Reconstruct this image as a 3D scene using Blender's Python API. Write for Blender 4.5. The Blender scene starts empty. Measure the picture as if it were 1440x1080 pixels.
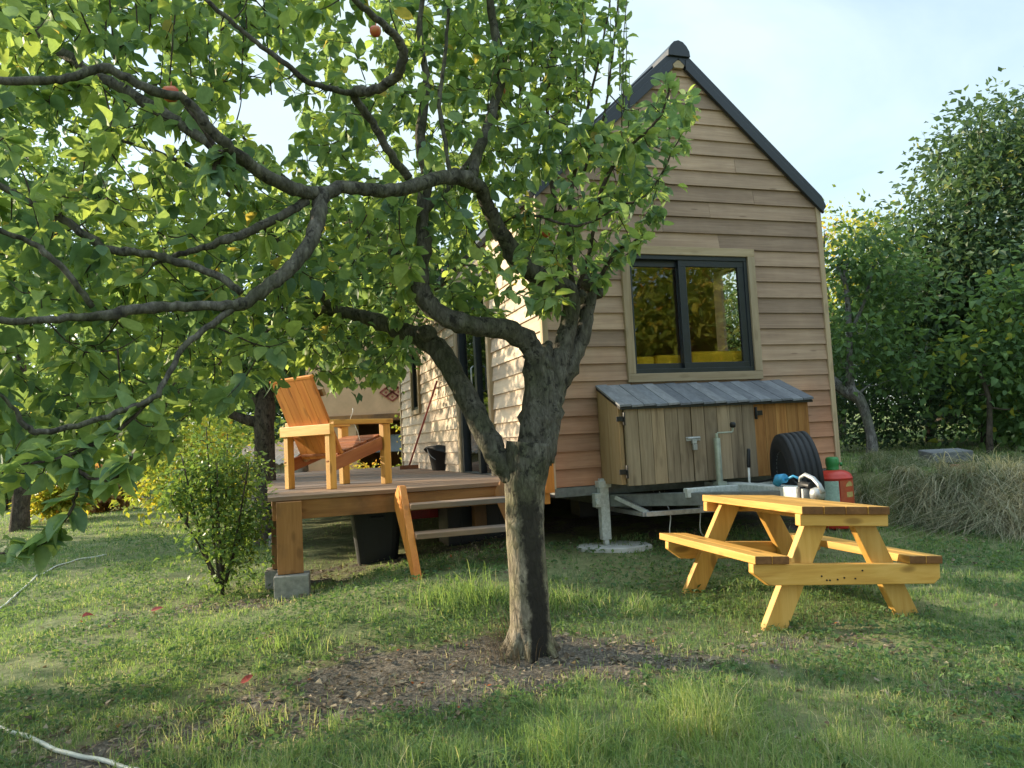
import bpy, math, random
import numpy as np
from mathutils import Vector, Matrix
R=math.radians; PI=math.pi
random.seed(7); rng=np.random.default_rng(7)
sc=bpy.context.scene
C=sc.collection
EYE=1.0                                   # camera height in the world's z

# ------------------------------------------------------------------ camera
PITCH,ROLL,F=.0728,.0513,1080.
cp,sp=math.cos(PITCH),math.sin(PITCH); cr,sr=math.cos(ROLL),math.sin(ROLL)
FW=np.array([0,cp,sp]); U0=np.array([0,-sp,cp]); RT=np.array([1.,0,0])
CRt=RT*cr-U0*sr; CU=U0*cr+RT*sr
def at(x,y,Y):
    """a point seen at photo pixel x,y (1440 wide) at distance Y"""
    v=FW+(x-720)/F*CRt-(y-540)/F*CU
    q=v*Y/v[1]; return Vector((q[0],q[1],q[2]+EYE))
cam=bpy.data.cameras.new('camera'); co=bpy.data.objects.new('camera',cam); C.objects.link(co)
co.matrix_world=Matrix(((CRt[0],CU[0],-FW[0],0),(CRt[1],CU[1],-FW[1],0),(CRt[2],CU[2],-FW[2],EYE),(0,0,0,1)))
cam.sensor_width=36; cam.lens=F/1440*36; cam.clip_start=.05; cam.clip_end=2000
sc.camera=co

# ------------------------------------------------------------------ object helpers
def tag(o,label=None,cat=None,group=None,kind=None):
    if label: o['label']=label
    if cat: o['category']=cat
    if group: o['group']=group
    if kind: o['kind']=kind
    return o
def empty(name,loc,rz=0,label=None,cat=None,group=None):
    o=bpy.data.objects.new(name,None); C.objects.link(o); o.location=loc; o.rotation_euler=(0,0,rz)
    o.empty_display_size=.1
    return tag(o,label,cat,group)
def V(*a): return Vector(a)

class MB:
    """collects solids into one mesh; every vertex carries grain coordinates and a tint"""
    def __init__(s,seed=None):
        s.v=[];s.f=[];s.g=[];s.t=[];s.m=[];s.sm=[]; s.r=random.Random(seed if seed is not None else len(bpy.data.objects)*13+5)
    def hexa(s,P,G,tint=None,mat=0,endmat=None,faces=None):
        """P: 8 corners (x: length, y, z order as box), G grain coords"""
        b=len(s.v); off=(s.r.uniform(0,50),s.r.uniform(0,50),s.r.uniform(0,50))
        if tint is None: tint=s.r.random()
        for p,g in zip(P,G):
            s.v.append(tuple(p)); s.g.append((g[0]+off[0],g[1]+off[1],g[2]+off[2])); s.t.append(tint)
        F=[(0,3,2,1),(4,5,6,7),(0,1,5,4),(2,3,7,6),(1,2,6,5),(3,0,4,7)]
        for i,f in enumerate(F):
            s.f.append(tuple(b+k for k in f)); s.sm.append(False)
            s.m.append(endmat if (endmat is not None and i in (4,5)) else mat)
    def box(s,x0,x1,y0,y1,z0,z1,axis=0,tint=None,mat=0,endmat=None):
        """axis = direction of the grain"""
        if axis==0:
            P=[(x0,y0,z0),(x1,y0,z0),(x1,y1,z0),(x0,y1,z0),(x0,y0,z1),(x1,y0,z1),(x1,y1,z1),(x0,y1,z1)]; G=P
        elif axis==1:
            P=[(x1,y0,z0),(x1,y1,z0),(x0,y1,z0),(x0,y0,z0),(x1,y0,z1),(x1,y1,z1),(x0,y1,z1),(x0,y0,z1)]; G=[(p[1],p[0],p[2]) for p in P]
        else:
            P=[(x0,y0,z0),(x0,y0,z1),(x0,y1,z1),(x0,y1,z0),(x1,y0,z0),(x1,y0,z1),(x1,y1,z1),(x1,y1,z0)]; G=[(p[2],p[1],p[0]) for p in P]
        # recentre for consistent winding
        s.hexa(P,G,tint,mat,endmat)
    def beam(s,p0,p1,w,h,side=(0,0,1),tint=None,mat=0,endmat=None):
        """bar p0->p1; h measured along 'side' projected, w across"""
        p0=Vector(p0);p1=Vector(p1); d=(p1-p0); L=d.length; d.normalize()
        up=Vector(side); up=(up-d*up.dot(d)).normalized(); cr_=up.cross(d)
        P=[];G=[]
        for z in(-1,1):
            for (x,y) in((0,-1),(1,-1),(1,1),(0,1)):
                P.append(p0+d*(L*x)+cr_*(w/2*y)+up*(h/2*z)); G.append((L*x,w/2*y,h/2*z))
        s.hexa(P,G,tint,mat,endmat)
    def tube(s,pts,rad,n=8,cap=True,tint=None,mat=0,lump=0):
        b0=len(s.v); pts=[Vector(p) for p in pts]; N=len(pts)
        if not isinstance(rad,(list,tuple)): rad=[rad]*N
        if tint is None: tint=s.r.random()
        t=(pts[1]-pts[0]).normalized(); up=Vector((0,0,1)) if abs(t.z)<.9 else Vector((1,0,0))
        a=t.cross(up).normalized(); off=s.r.uniform(0,30); L=0
        for i,p in enumerate(pts):
            if 0<i<N-1: t=(pts[i+1]-pts[i-1])
            elif i==N-1: t=pts[-1]-pts[-2]
            if t.length<1e-9: t=Vector((0,0,1))
            t=t.normalized(); a=(a-t*a.dot(t)); a=a.normalized() if a.length>1e-6 else t.orthogonal().normalized()
            bb=t.cross(a)
            if i: L+=(p-pts[i-1]).length
            for k in range(n):
                th=2*PI*k/n; r=rad[i]
                if lump: r*=1+lump*(math.sin(th*2+L*9+off)*.5+math.sin(th*3-L*17+off*2)*.3+s.r.uniform(-.35,.35))
                s.v.append(tuple(p+(a*math.cos(th)+bb*math.sin(th))*r)); s.g.append((L+off,r*math.cos(th),r*math.sin(th)));s.t.append(tint)
        for i in range(N-1):
            for k in range(n):
                s.f.append((b0+i*n+k,b0+i*n+(k+1)%n,b0+(i+1)*n+(k+1)%n,b0+(i+1)*n+k)); s.m.append(mat); s.sm.append(True)
        if cap:
            s.f.append(tuple(b0+k for k in range(n))[::-1]); s.m.append(mat); s.sm.append(False)
            s.f.append(tuple(b0+(N-1)*n+k for k in range(n))); s.m.append(mat); s.sm.append(False)
    def lathe(s,prof,n=24,M=None,tint=None,mat=0,smooth=True):
        """profile [(r,z)...] revolved round z"""
        b0=len(s.v); M=M or Matrix(); 
        if tint is None: tint=s.r.random()
        for r,z in prof:
            for k in range(n):
                th=2*PI*k/n; p=M@Vector((r*math.cos(th),r*math.sin(th),z)); s.v.append(tuple(p)); s.g.append((th,r,z)); s.t.append(tint)
        for i in range(len(prof)-1):
            for k in range(n):
                s.f.append((b0+i*n+k,b0+i*n+(k+1)%n,b0+(i+1)*n+(k+1)%n,b0+(i+1)*n+k)); s.m.append(mat); s.sm.append(smooth)
        if prof[0][0]>1e-4: s.f.append(tuple(b0+k for k in range(n))[::-1]); s.m.append(mat); s.sm.append(False)
        if prof[-1][0]>1e-4: s.f.append(tuple(b0+(len(prof)-1)*n+k for k in range(n))); s.m.append(mat); s.sm.append(False)
    def prism(s,poly,ex,mat=0,tint=None,gax=0):
        """poly: 3D points in a plane, extruded by vector ex"""
        b=len(s.v); n=len(poly); ex=Vector(ex); off=s.r.uniform(0,50)
        if tint is None: tint=s.r.random()
        for q in (Vector((0,0,0)),ex):
            for p in poly:
                w=Vector(p)+q; s.v.append(tuple(w)); g=[w.x,w.y,w.z]; g[0],g[gax]=g[gax],g[0]; s.g.append((g[0]+off,g[1],g[2])); s.t.append(tint)
        s.f.append(tuple(range(b,b+n))[::-1]); s.f.append(tuple(range(b+n,b+2*n)))
        s.m+= [mat,mat]; s.sm+=[False,False]
        for k in range(n): s.f.append((b+k,b+(k+1)%n,b+n+(k+1)%n,b+n+k)); s.m.append(mat); s.sm.append(False)
    def build(s,name,mats,parent=None,bevel=0,fix=True,loc=None):
        me=bpy.data.meshes.new(name); me.from_pydata(s.v,[],s.f)
        if not isinstance(mats,(list,tuple)): mats=[mats]
        for m in mats: me.materials.append(m)
        me.polygons.foreach_set('material_index',s.m); me.polygons.foreach_set('use_smooth',s.sm)
        a=me.attributes.new('gc','FLOAT_VECTOR','POINT'); a.data.foreach_set('vector',np.array(s.g,dtype=np.float32).ravel())
        a=me.attributes.new('tint','FLOAT','POINT'); a.data.foreach_set('value',np.array(s.t,dtype=np.float32))
        me.update()
        if fix:
            import bmesh
            bm=bmesh.new(); bm.from_mesh(me); bmesh.ops.recalc_face_normals(bm,faces=bm.faces); bm.to_mesh(me); bm.free()
        o=bpy.data.objects.new(name,me); C.objects.link(o)
        if parent: o.parent=parent
        if loc is not None: o.location=loc
        if bevel:
            md=o.modifiers.new('bevel','BEVEL'); md.width=bevel; md.segments=2; md.limit_method='ANGLE'; md.angle_limit=R(50)
        return o

def npmesh(name,verts,faces,mat,parent=None,tint=None,smooth=False,fcorn=None,gc=None):
    """fast mesh; faces array (n,k)"""
    me=bpy.data.meshes.new(name); nv=len(verts)
    if not isinstance(faces,list): faces=[faces]
    tot=sum(f.size for f in faces); nf=sum(len(f) for f in faces)
    me.vertices.add(nv); me.vertices.foreach_set('co',np.asarray(verts,dtype=np.float32).ravel())
    me.loops.add(tot); me.loops.foreach_set('vertex_index',np.concatenate([f.ravel() for f in faces]).astype(np.int32))
    me.polygons.add(nf); st=[];c=0
    for f in faces: st.append(c+np.arange(len(f))*f.shape[1]); c+=f.size
    me.polygons.foreach_set('loop_start',np.concatenate(st).astype(np.int32))
    me.polygons.foreach_set('use_smooth',np.full(nf,smooth))
    if tint is not None:
        a=me.attributes.new('tint','FLOAT','POINT'); a.data.foreach_set('value',np.asarray(tint,dtype=np.float32))
    if gc is not None:
        a=me.attributes.new('gc','FLOAT_VECTOR','POINT'); a.data.foreach_set('vector',np.asarray(gc,dtype=np.float32).ravel())
    me.materials.append(mat); me.update(calc_edges=True); me.validate()
    o=bpy.data.objects.new(name,me); C.objects.link(o)
    if parent: o.parent=parent
    return o

# ------------------------------------------------------------------ materials
class NT:
    def __init__(s,name):
        s.m=bpy.data.materials.new(name); s.m.use_nodes=True; s.t=s.m.node_tree; s.t.nodes.clear()
        s.out=s.n('ShaderNodeOutputMaterial')
    def n(s,ty,**k):
        o=s.t.nodes.new(ty)
        for a,b in k.items():
            if a.startswith('i_'):
                key=a[2:]; key=int(key) if key.isdigit() else key.replace('_',' '); o.inputs[key].default_value=b
            else: setattr(o,a,b)
        return o
    def l(s,a,b): s.t.links.new(a,b)
    def attr(s,n): return s.n('ShaderNodeAttribute',attribute_name=n)
    def ramp(s,fac,stops,interp='LINEAR'):
        r=s.n('ShaderNodeValToRGB'); r.color_ramp.interpolation=interp; e=r.color_ramp.elements
        while len(e)<len(stops): e.new(.5)
        for i,(p,c) in enumerate(stops): e[i].position=p; e[i].color=(*c,1) if len(c)==3 else c
        s.l(fac,r.inputs[0]); return r.outputs[0]
    def mix(s,fac,a,b,bt='MIX'):
        m=s.n('ShaderNodeMix',data_type='RGBA',blend_type=bt)
        for i,x in((0,fac),(6,a),(7,b)):
            if hasattr(x,'links') or isinstance(x,bpy.types.NodeSocket): s.l(x,m.inputs[i])
            else: m.inputs[i].default_value=x if i==0 else ((*x,1) if len(x)==3 else x)
        return m.outputs[2]
    def math(s,op,a,b=0,c=None):
        m=s.n('ShaderNodeMath',operation=op)
        for i,x in enumerate((a,b,c)):
            if x is None: continue
            if isinstance(x,bpy.types.NodeSocket): s.l(x,m.inputs[i])
            else: m.inputs[i].default_value=x
        return m.outputs[0]
    def noise(s,vec,scale,detail=4,rough=.6,mapscale=None,dist=0):
        n=s.n('ShaderNodeTexNoise',i_Scale=scale,i_Detail=detail,i_Roughness=rough,i_Distortion=dist)
        if mapscale:
            mp=s.n('ShaderNodeMapping'); mp.inputs['Scale'].default_value=mapscale; s.l(vec,mp.inputs[0]); vec=mp.outputs[0]
        s.l(vec,n.inputs[0]); return n.outputs[0]
    def bump(s,h,strength=.3,dist=.01):
        b=s.n('ShaderNodeBump'); b.inputs['Strength'].default_value=strength; b.inputs['Distance'].default_value=dist; s.l(h,b.inputs['Height']); return b.outputs[0]
    def done(s,col,rough=.7,bump=None,metal=0,spec=.4):
        b=s.n('ShaderNodeBsdfPrincipled'); b.inputs['Metallic'].default_value=metal; b.inputs['Specular IOR Level'].default_value=spec
        if isinstance(col,bpy.types.NodeSocket): s.l(col,b.inputs['Base Color'])
        else: b.inputs['Base Color'].default_value=(*col,1)
        if isinstance(rough,bpy.types.NodeSocket): s.l(rough,b.inputs['Roughness'])
        else: b.inputs['Roughness'].default_value=rough
        if bump: s.l(bump,b.inputs['Normal'])
        s.l(b.outputs[0],s.out.inputs[0]); s.b=b; return s.m

def wood(name,cols,grain=.5,rough=.7,knots=0,bumps=.25,stain=None,spec=.3,gscale=1.):
    """cols: light, mid, dark; grain runs along gc.x; boards differ by tint"""
    t=NT(name); g=t.attr('gc').outputs['Vector']; ti=t.attr('tint').outputs['Fac']
    n1=t.noise(g,1,5,.65,(2.2*gscale,38*gscale,38*gscale),.4)
    n2=t.noise(g,1,3,.6,(.9,7,7),1.2)
    s_=t.math('ADD',t.math('MULTIPLY',n1,grain),t.math('MULTIPLY',n2,1-grain))
    c=t.ramp(s_,[(.28,cols[2]),(.5,cols[1]),(.72,cols[0])])
    v=t.ramp(ti,[(0,(.74,.73,.73)),(.5,(.98,.97,.95)),(1,(1.22,1.16,1.08))])
    c=t.mix(1.,c,v,'MULTIPLY')
    big=t.noise(g,1,3,.5,(1.1,3,3))
    c=t.mix(t.math('MULTIPLY',t.math('SUBTRACT',big,.35),.9),c,t.mix(1.,c,(.62,.6,.6),'MULTIPLY'))
    h=n1
    if knots:
        vo=t.n('ShaderNodeTexVoronoi',i_Scale=1.); mp=t.n('ShaderNodeMapping'); mp.inputs['Scale'].default_value=(4.2,11,11); t.l(g,mp.inputs[0]); t.l(mp.outputs[0],vo.inputs[0])
        k=t.ramp(vo.outputs[0],[(.0,(1,1,1)),(.15,(.85,.85,.85)),(.25,(0,0,0))])
        c=t.mix(t.math('MULTIPLY',k,knots),c,tuple(x*.45 for x in cols[2]))
    if stain:
        geo=t.n('ShaderNodeNewGeometry'); 
        w=t.noise(geo.outputs['Position'],stain[1],5,.65)
        c=t.mix(t.ramp(w,[(.45,(0,0,0)),(.7,(1,1,1))]),c,stain[0])
    return t.done(c,rough,t.bump(h,bumps,.004),spec=spec)

M={}
M['table']=wood('golden_stained_pine',((.74,.46,.14),(.61,.34,.075),(.44,.20,.035)),.5,.5,.75,.15,spec=.4)
M['table_end']=wood('dark_stained_end_grain',((.27,.13,.05),(.19,.085,.03),(.11,.05,.02)),.6,.7,0,.3)
M['chair']=wood('orange_stained_pine',((.70,.31,.07),(.58,.21,.035),(.44,.13,.02)),.45,.5,.5,.15,spec=.4)
M['chair_red']=wood('red_brown_stained_pine',((.48,.2,.08),(.36,.13,.05),(.26,.08,.03)),.45,.55,.4,.15)
M['deck']=wood('weathered_deck_boards',((.38,.265,.19),(.28,.185,.125),(.18,.115,.08)),.5,.75,.2,.3,stain=((.17,.15,.14),.9))
M['beam']=wood('brown_stained_beam',((.46,.24,.10),(.34,.165,.06),(.22,.10,.035)),.5,.65,.5,.25,stain=((.12,.07,.04),1.6))
M['box']=wood('weathered_larch_planks',((.42,.34,.235),(.30,.235,.155),(.13,.095,.062)),.75,.8,.3,.5,gscale=.8)
M['boxedge']=wood('pale_larch_boards',((.52,.38,.22),(.42,.29,.15),(.3,.19,.09)),.6,.8,.2,.3)
M['boxnew']=wood('unweathered_orange_larch',((.50,.27,.09),(.38,.175,.05),(.17,.06,.015)),.6,.7,.5,.3)
M['boxroof']=wood('silver_grey_roof_planks',((.25,.265,.30),(.18,.195,.225),(.11,.12,.14)),.6,.75,.0,.3)
M['trim']=wood('pale_trim_boards',((.52,.43,.31),(.42,.33,.22),(.3,.22,.13)),.6,.75,.3,.2)

def cladding(name,base,redz=True):
    t=NT(name); g=t.attr('gc').outputs['Vector']; ti=t.attr('tint').outputs['Fac']
    n1=t.noise(g,1,6,.7,(1.6,45,45),.6); n2=t.noise(g,1,3,.6,(.8,9,9),2.)
    s_=t.math('ADD',t.math('MULTIPLY',n1,.55),t.math('MULTIPLY',n2,.45))
    c=t.ramp(s_,[(.3,base[2]),(.5,base[1]),(.7,base[0])])
    v=t.ramp(ti,[(0,(.72,.69,.68)),(.3,(.93,.88,.85)),(.7,(1.05,1.,.95)),(1,(1.22,1.15,1.07))])
    c=t.mix(1.,c,v,'MULTIPLY')
    # the sheltered low boards keep their reddish colour, the gable has greyed
    tc=t.n('ShaderNodeTexCoord').outputs['Object']; sx=t.n('ShaderNodeSeparateXYZ'); t.l(tc,sx.inputs[0])
    if redz:
        w=t.noise(tc,1.3,3,.6)
        m=t.math('ADD',t.math('MULTIPLY',sx.outputs[2],-.62),t.math('ADD',w,.22))
        c=t.mix(t.ramp(m,[(.1,(0,0,0)),(.75,(1,1,1))]),c,t.mix(1.,c,(1.25,.88,.72),'MULTIPLY'))
    c=t.mix(1.,c,t.ramp(t.noise(tc,1,4,.65,(1.6,1.6,.9)),[(.35,(.84,.83,.83)),(.62,(1.06,1.05,1.03))]),'MULTIPLY')
    vo=t.n('ShaderNodeTexVoronoi',i_Scale=1.); mp=t.n('ShaderNodeMapping'); mp.inputs['Scale'].default_value=(2.1,10,10); t.l(g,mp.inputs[0]); t.l(mp.outputs[0],vo.inputs[0])
    c=t.mix(t.math('MULTIPLY',t.ramp(vo.outputs[0],[(0,(1,1,1)),(.05,(.9,.9,.9)),(.1,(0,0,0))]),.5),c,(.12,.07,.045))
    return t.done(c,.8,t.bump(n1,.35,.004),spec=.25)
M['clad']=cladding('weathered_clapboard',((.485,.375,.29),(.385,.285,.215),(.265,.19,.14)))
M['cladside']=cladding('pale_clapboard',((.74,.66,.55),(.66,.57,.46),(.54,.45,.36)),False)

def plain(name,col,rough=.5,metal=0,var=.15,scale=20,bump=0,spec=.5,col2=None):
    t=NT(name); tc=t.n('ShaderNodeTexCoord').outputs['Object']; n=t.noise(tc,scale,5,.65)
    c2=col2 or tuple(x*(1-var*2) for x in col)
    c=t.ramp(n,[(.35,c2),(.65,col)])
    r=t.math('ADD',t.math('MULTIPLY',n,.25),rough-.12)
    return t.done(c,r,t.bump(n,bump,.004) if bump else None,metal,spec)
M['roof']=plain('anthracite_sheet_metal',(.022,.028,.036),.38,0,.1,9,.05)
M['anth']=plain('anthracite_aluminium',(.016,.022,.03),.35,0,.08,15)
M['galv']=plain('galvanised_steel',(.50,.52,.53),.45,.55,.18,34,.12)
M['galvw']=plain('pale_zinc_steel',(.62,.66,.66),.5,.15,.12,40,.05,col2=(.40,.44,.43))
M['galvd']=plain('dull_chassis_steel',(.20,.22,.22),.55,.4,.2,18,.08)
M['jack']=plain('green_grey_zinc_tube',(.36,.40,.33),.45,.35,.12,30)
M['blackm']=plain('black_metal',(.012,.012,.013),.4,.2,.1,20)
M['blackp']=plain('black_plastic',(.007,.008,.01),.5,0,.2,12,.03)
M['rubber']=plain('tyre_rubber',(.013,.015,.02),.65,0,.25,28,.15)
M['white']=plain('white_plastic',(.75,.75,.73),.4,0,.06,20)
M['blue']=plain('blue_plastic',(.04,.30,.55),.4,0,.1,20)
M['red']=plain('red_gas_paint',(.62,.05,.03),.42,0,.12,9,.06,col2=(.44,.03,.02))
M['orange_lab']=plain('orange_red_band',(.50,.09,.035),.45,0,.1,30)
M['pale_lab']=plain('pale_green_sticker',(.42,.58,.50),.5,0,.15,60)
M['gold_lab']=plain('gold_sticker',(.62,.45,.16),.5,0,.2,60)
M['green']=plain('green_plastic_cap',(.03,.24,.06),.4,0,.1,20)
M['concrete']=plain('grey_concrete',(.36,.35,.32),.9,0,.18,22,.5,.2)
M['slab']=plain('pale_concrete_slab',(.55,.55,.54),.9,0,.12,16,.4,.2)
M['plaster']=plain('beige_plaster',(.72,.46,.27),.9,0,.09,3,.2,.2)
M['brick']=None
M['hose']=plain('pale_hose_rubber',(.62,.63,.55),.5,0,.15,20)
M['redp']=plain('red_plastic',(.42,.02,.02),.45,0,.12,20)
M['stickred']=plain('red_painted_handle',(.33,.05,.04),.5,0,.12,20)
M['yellowf']=plain('yellow_fabric',(.95,.62,.05),.9,0,.12,9,.2,.1)
M['inwood']=wood('interior_pine',((.62,.40,.20),(.52,.32,.15),(.4,.23,.1)),.5,.6,.5,.1)
M['emblem']=plain('faded_red_paint',(.36,.09,.06),.8,0,.15,30)
M['bluecloth']=plain('pale_blue_cloth',(.42,.50,.66),.8,0,.1,8)
M['corr']=plain('pale_corrugated_sheet',(.45,.43,.38),.7,0,.2,5,.1)
M['rust']=plain('rusty_brown_board',(.28,.11,.05),.8,0,.2,12,.2)
M['stone']=plain('grey_stone',(.20,.21,.22),.9,0,.2,8,.5,.2)
def brick():
    t=NT('old_brick'); tc=t.n('ShaderNodeTexCoord').outputs['Object']; mp=t.n('ShaderNodeMapping'); mp.inputs['Rotation'].default_value=(R(90),0,0); t.l(tc,mp.inputs[0])
    b=t.n('ShaderNodeTexBrick',i_Scale=2.2); t.l(mp.outputs[0],b.inputs[0]); b.inputs['Color1'].default_value=(.50,.27,.17,1); b.inputs['Color2'].default_value=(.42,.21,.13,1); b.inputs['Mortar'].default_value=(.5,.43,.35,1)
    return t.done(b.outputs[0],.9,t.bump(b.outputs[1],-.3,.01))
M['brick']=brick()
M['applefruit']=plain('apple_skin',(.50,.05,.03),.35,0,.15,40,0,.5,col2=(.45,.16,.03))
M['redleaf']=plain('red_leaf_skin',(.42,.05,.03),.6,0,.2,60)
SUNROW=[(-13,5.7,6.2,.33,'broad unseen tree added at the left to shade the lawn, nearest the viewpoint'),(-13,12.6,5.8,.19,'narrow unseen tree added at the left to shade the lawn'),(-13.5,1.,5.5,.3,'smaller unseen tree added at the left to shade the lawn, behind the viewpoint')]
def glass():
    t=NT('window_glass'); tr=t.n('ShaderNodeBsdfTransparent'); tr.inputs[0].default_value=(.93,.92,.88,1)
    gl=t.n('ShaderNodeBsdfGlossy'); gl.inputs['Roughness'].default_value=.015; gl.inputs[0].default_value=(.95,.95,.95,1)
    tc=t.n('ShaderNodeTexCoord').outputs['Object']; bp=t.bump(t.noise(tc,1.6,2,.5),.12,.02); t.l(bp,gl.inputs['Normal'])
    lw=t.n('ShaderNodeFresnel'); lw.inputs[0].default_value=1.5
    mx=t.n('ShaderNodeMixShader'); t.l(lw.outputs[0],mx.inputs[0]); t.l(tr.outputs[0],mx.inputs[1]); t.l(gl.outputs[0],mx.inputs[2]); t.l(mx.outputs[0],t.out.inputs[0])
    return t.m
M['glass']=glass()

def leafmat(name,stops,trans=.45,rough=.45,tcol=1.5,spec=.35):
    """leaf colour by per-leaf tint; the blade lets light through"""
    t=NT(name); ti=t.attr('tint').outputs['Fac']
    c=t.ramp(ti,stops)
    geo=t.n('ShaderNodeNewGeometry'); n=t.noise(geo.outputs['Position'],60,3,.6)
    c=t.mix(1.,c,t.ramp(n,[(.3,(.82,.84,.8)),(.7,(1.12,1.1,1.08))]),'MULTIPLY')
    b=t.n('ShaderNodeBsdfPrincipled'); b.inputs['Roughness'].default_value=rough; b.inputs['Specular IOR Level'].default_value=spec; t.l(c,b.inputs['Base Color'])
    tb=t.n('ShaderNodeBsdfTranslucent'); t.l(t.mix(1.,c,(tcol*1.08,tcol*1.02,tcol*.62),'MULTIPLY'),tb.inputs[0])
    mx=t.n('ShaderNodeMixShader'); mx.inputs[0].default_value=trans; t.l(b.outputs[0],mx.inputs[1]); t.l(tb.outputs[0],mx.inputs[2]); t.l(mx.outputs[0],t.out.inputs[0])
    return t.m
M['apple_leaf']=leafmat('apple_leaf',[(0,(.10,.18,.12)),(.3,(.155,.255,.135)),(.65,(.24,.345,.125)),(.97,(.35,.44,.13)),(1,(.48,.40,.12))],.5,.5,spec=.3)
M['green_leaf']=leafmat('bushy_leaf',[(0,(.06,.115,.055)),(.5,(.11,.195,.075)),(.9,(.18,.28,.08)),(1,(.34,.33,.05))],.38,.6,1.5,.2)
M['dark_leaf']=leafmat('dark_green_leaf',[(0,(.042,.08,.048)),(.5,(.072,.13,.064)),(.92,(.12,.19,.075)),(1,(.28,.30,.09))],.32)
M['yellow_leaf']=leafmat('autumn_yellow_leaf',[(0,(.14,.22,.06)),(.45,(.27,.34,.06)),(.85,(.55,.48,.08)),(1,(.6,.34,.08))],.45)
M['red_leaf']=leafmat('autumn_red_leaf',[(0,(.14,.17,.05)),(.5,(.28,.14,.07)),(1,(.42,.28,.08))],.4)
M['yg_leaf']=leafmat('yellow_green_leaf',[(0,(.09,.16,.06)),(.5,(.17,.27,.07)),(1,(.34,.37,.08))],.42)
M['dry_leaf']=leafmat('fallen_leaf',[(0,(.09,.065,.045)),(.45,(.20,.155,.11)),(.9,(.40,.33,.24)),(1,(.40,.12,.04))],.15,.8,1.1)
M['grass']=leafmat('grass_blade',[(0,(.10,.17,.105)),(.4,(.15,.245,.115)),(.78,(.23,.35,.11)),(.88,(.33,.38,.19)),(1,(.52,.49,.36))],.45,.6,1.4,.25)
M['straw']=leafmat('dry_straw',[(0,(.13,.19,.09)),(.25,(.30,.32,.22)),(.55,(.48,.46,.36)),(.8,(.62,.55,.38)),(1,(.74,.64,.43))],.3,.7,1.,.2)

def bark(name,c1,c2,c3,scale=1.,stainp=None):
    t=NT(name); tc=t.n('ShaderNodeTexCoord').outputs['Object']
    n1=t.noise(tc,1,6,.7,(34*scale,34*scale,12*scale),.5); n2=t.noise(tc,7*scale,4,.6)
    vo=t.n('ShaderNodeTexVoronoi',feature='DISTANCE_TO_EDGE',i_Scale=1.); mp=t.n('ShaderNodeMapping'); mp.inputs['Scale'].default_value=(42*scale,42*scale,17*scale); t.l(tc,mp.inputs[0]); t.l(mp.outputs[0],vo.inputs[0])
    crack=t.ramp(vo.outputs[0],[(0,(0,0,0)),(.16,(1,1,1))])
    c=t.ramp(n1,[(.3,c3),(.5,c2),(.68,c1)])
    c=t.mix(t.ramp(n2,[(.42,(0,0,0)),(.62,(1,1,1))]),c,t.mix(1.,c,(.72,.78,.62),'MULTIPLY'))
    c=t.mix(.22,c,t.mix(1.,c,crack,'MULTIPLY'))
    pit=t.ramp(t.noise(tc,1,4,.7,(26*scale,26*scale,20*scale)),[(.37,(1,1,1)),(.44,(0,0,0))]); c=t.mix(t.math('MULTIPLY',pit,.85),c,tuple(x*.45 for x in c3))
    if stainp:   # a wet dark run of sap down one side of the trunk and grey lower bark
        sx=t.n('ShaderNodeSeparateXYZ'); t.l(tc,sx.inputs[0])
        w=t.math('MULTIPLY',t.math('SUBTRACT',t.noise(tc,7,6,.7),.5),.12)
        d=t.math('ABSOLUTE',t.math('SUBTRACT',t.math('ADD',sx.outputs[0],w),t.math('ADD',t.math('MULTIPLY',sx.outputs[2],-.03),.052)))
        lo=t.ramp(t.math('ADD',sx.outputs[2],w),[(.0,(1,1,1)),(.66,(.9,.9,.9)),(.78,(0,0,0))])
        lowgrey=t.ramp(sx.outputs[2],[(.62,(1,1,1)),(.80,(0,0,0))])
        c=t.mix(lowgrey,c,t.mix(1.,c,(2.3,2.15,1.95),'MULTIPLY'))
        c=t.mix(t.math('MULTIPLY',t.ramp(d,[(.034,(1,1,1)),(.056,(0,0,0))]),lo),c,(.022,.019,.016))
    h=t.math('ADD',t.math('MULTIPLY',crack,.22),n1)
    return t.done(c,.9,t.bump(h,.8,.010),spec=.2)
M['apple_bark']=bark('apple_bark',(.19,.175,.145),(.11,.10,.082),(.05,.045,.038),1.,True)
M['twig']=bark('twig_bark',(.15,.12,.095),(.09,.07,.055),(.045,.036,.03),1.6)
M['bark']=bark('dark_bark',(.16,.13,.105),(.09,.073,.06),(.04,.033,.028),.7)
M['bark_grey']=bark('grey_bark',(.32,.31,.30),(.2,.19,.19),(.09,.085,.08),.8)

# ------------------------------------------------------------------ terrain
CP=[(0,3.6,-.966),(0,2.2,-1.06),(-1.5,2.2,-1.09),(1.4,2.2,-1.08),(0,0,-1.2),(-3,0,-1.27),(3,0,-1.2),(0,-6,-1.4),(-8,-6,-1.7),(8,-6,-1.3),
(1.2,3.75,-.975),(1.9,3.8,-.95),(.95,4.75,-.945),(.6,5.7,-.80),(-.75,5.05,-.83),(-1.65,5.6,-1.035),(-2.2,5.7,-1.02),(-3.2,5.2,-1.08),(-2.9,9,-1.0),(-6,6,-1.12),
(-6.7,10,-1.18),(-12,20,-1.22),(-15,32,-1.1),(-6,18,-1.05),(-3.4,14,-.98),(-25,20,-1.4),(2.55,5.95,-.84),(3.4,5.2,-.90),(1,7.5,-.76),(0,9.5,-.78),(2.5,9,-.72),(-1.2,7.6,-.92),(5,4,-.95),(8,7,-.85),(9,14,-.6),(20,20,-.2),(0,20,-.8),(10,40,.2),(-30,60,-.6),(40,0,-.6),(-40,0,-1.9),(0,-40,-2),(60,80,1),(-80,100,0)]
cpn=np.array(CP)
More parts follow.
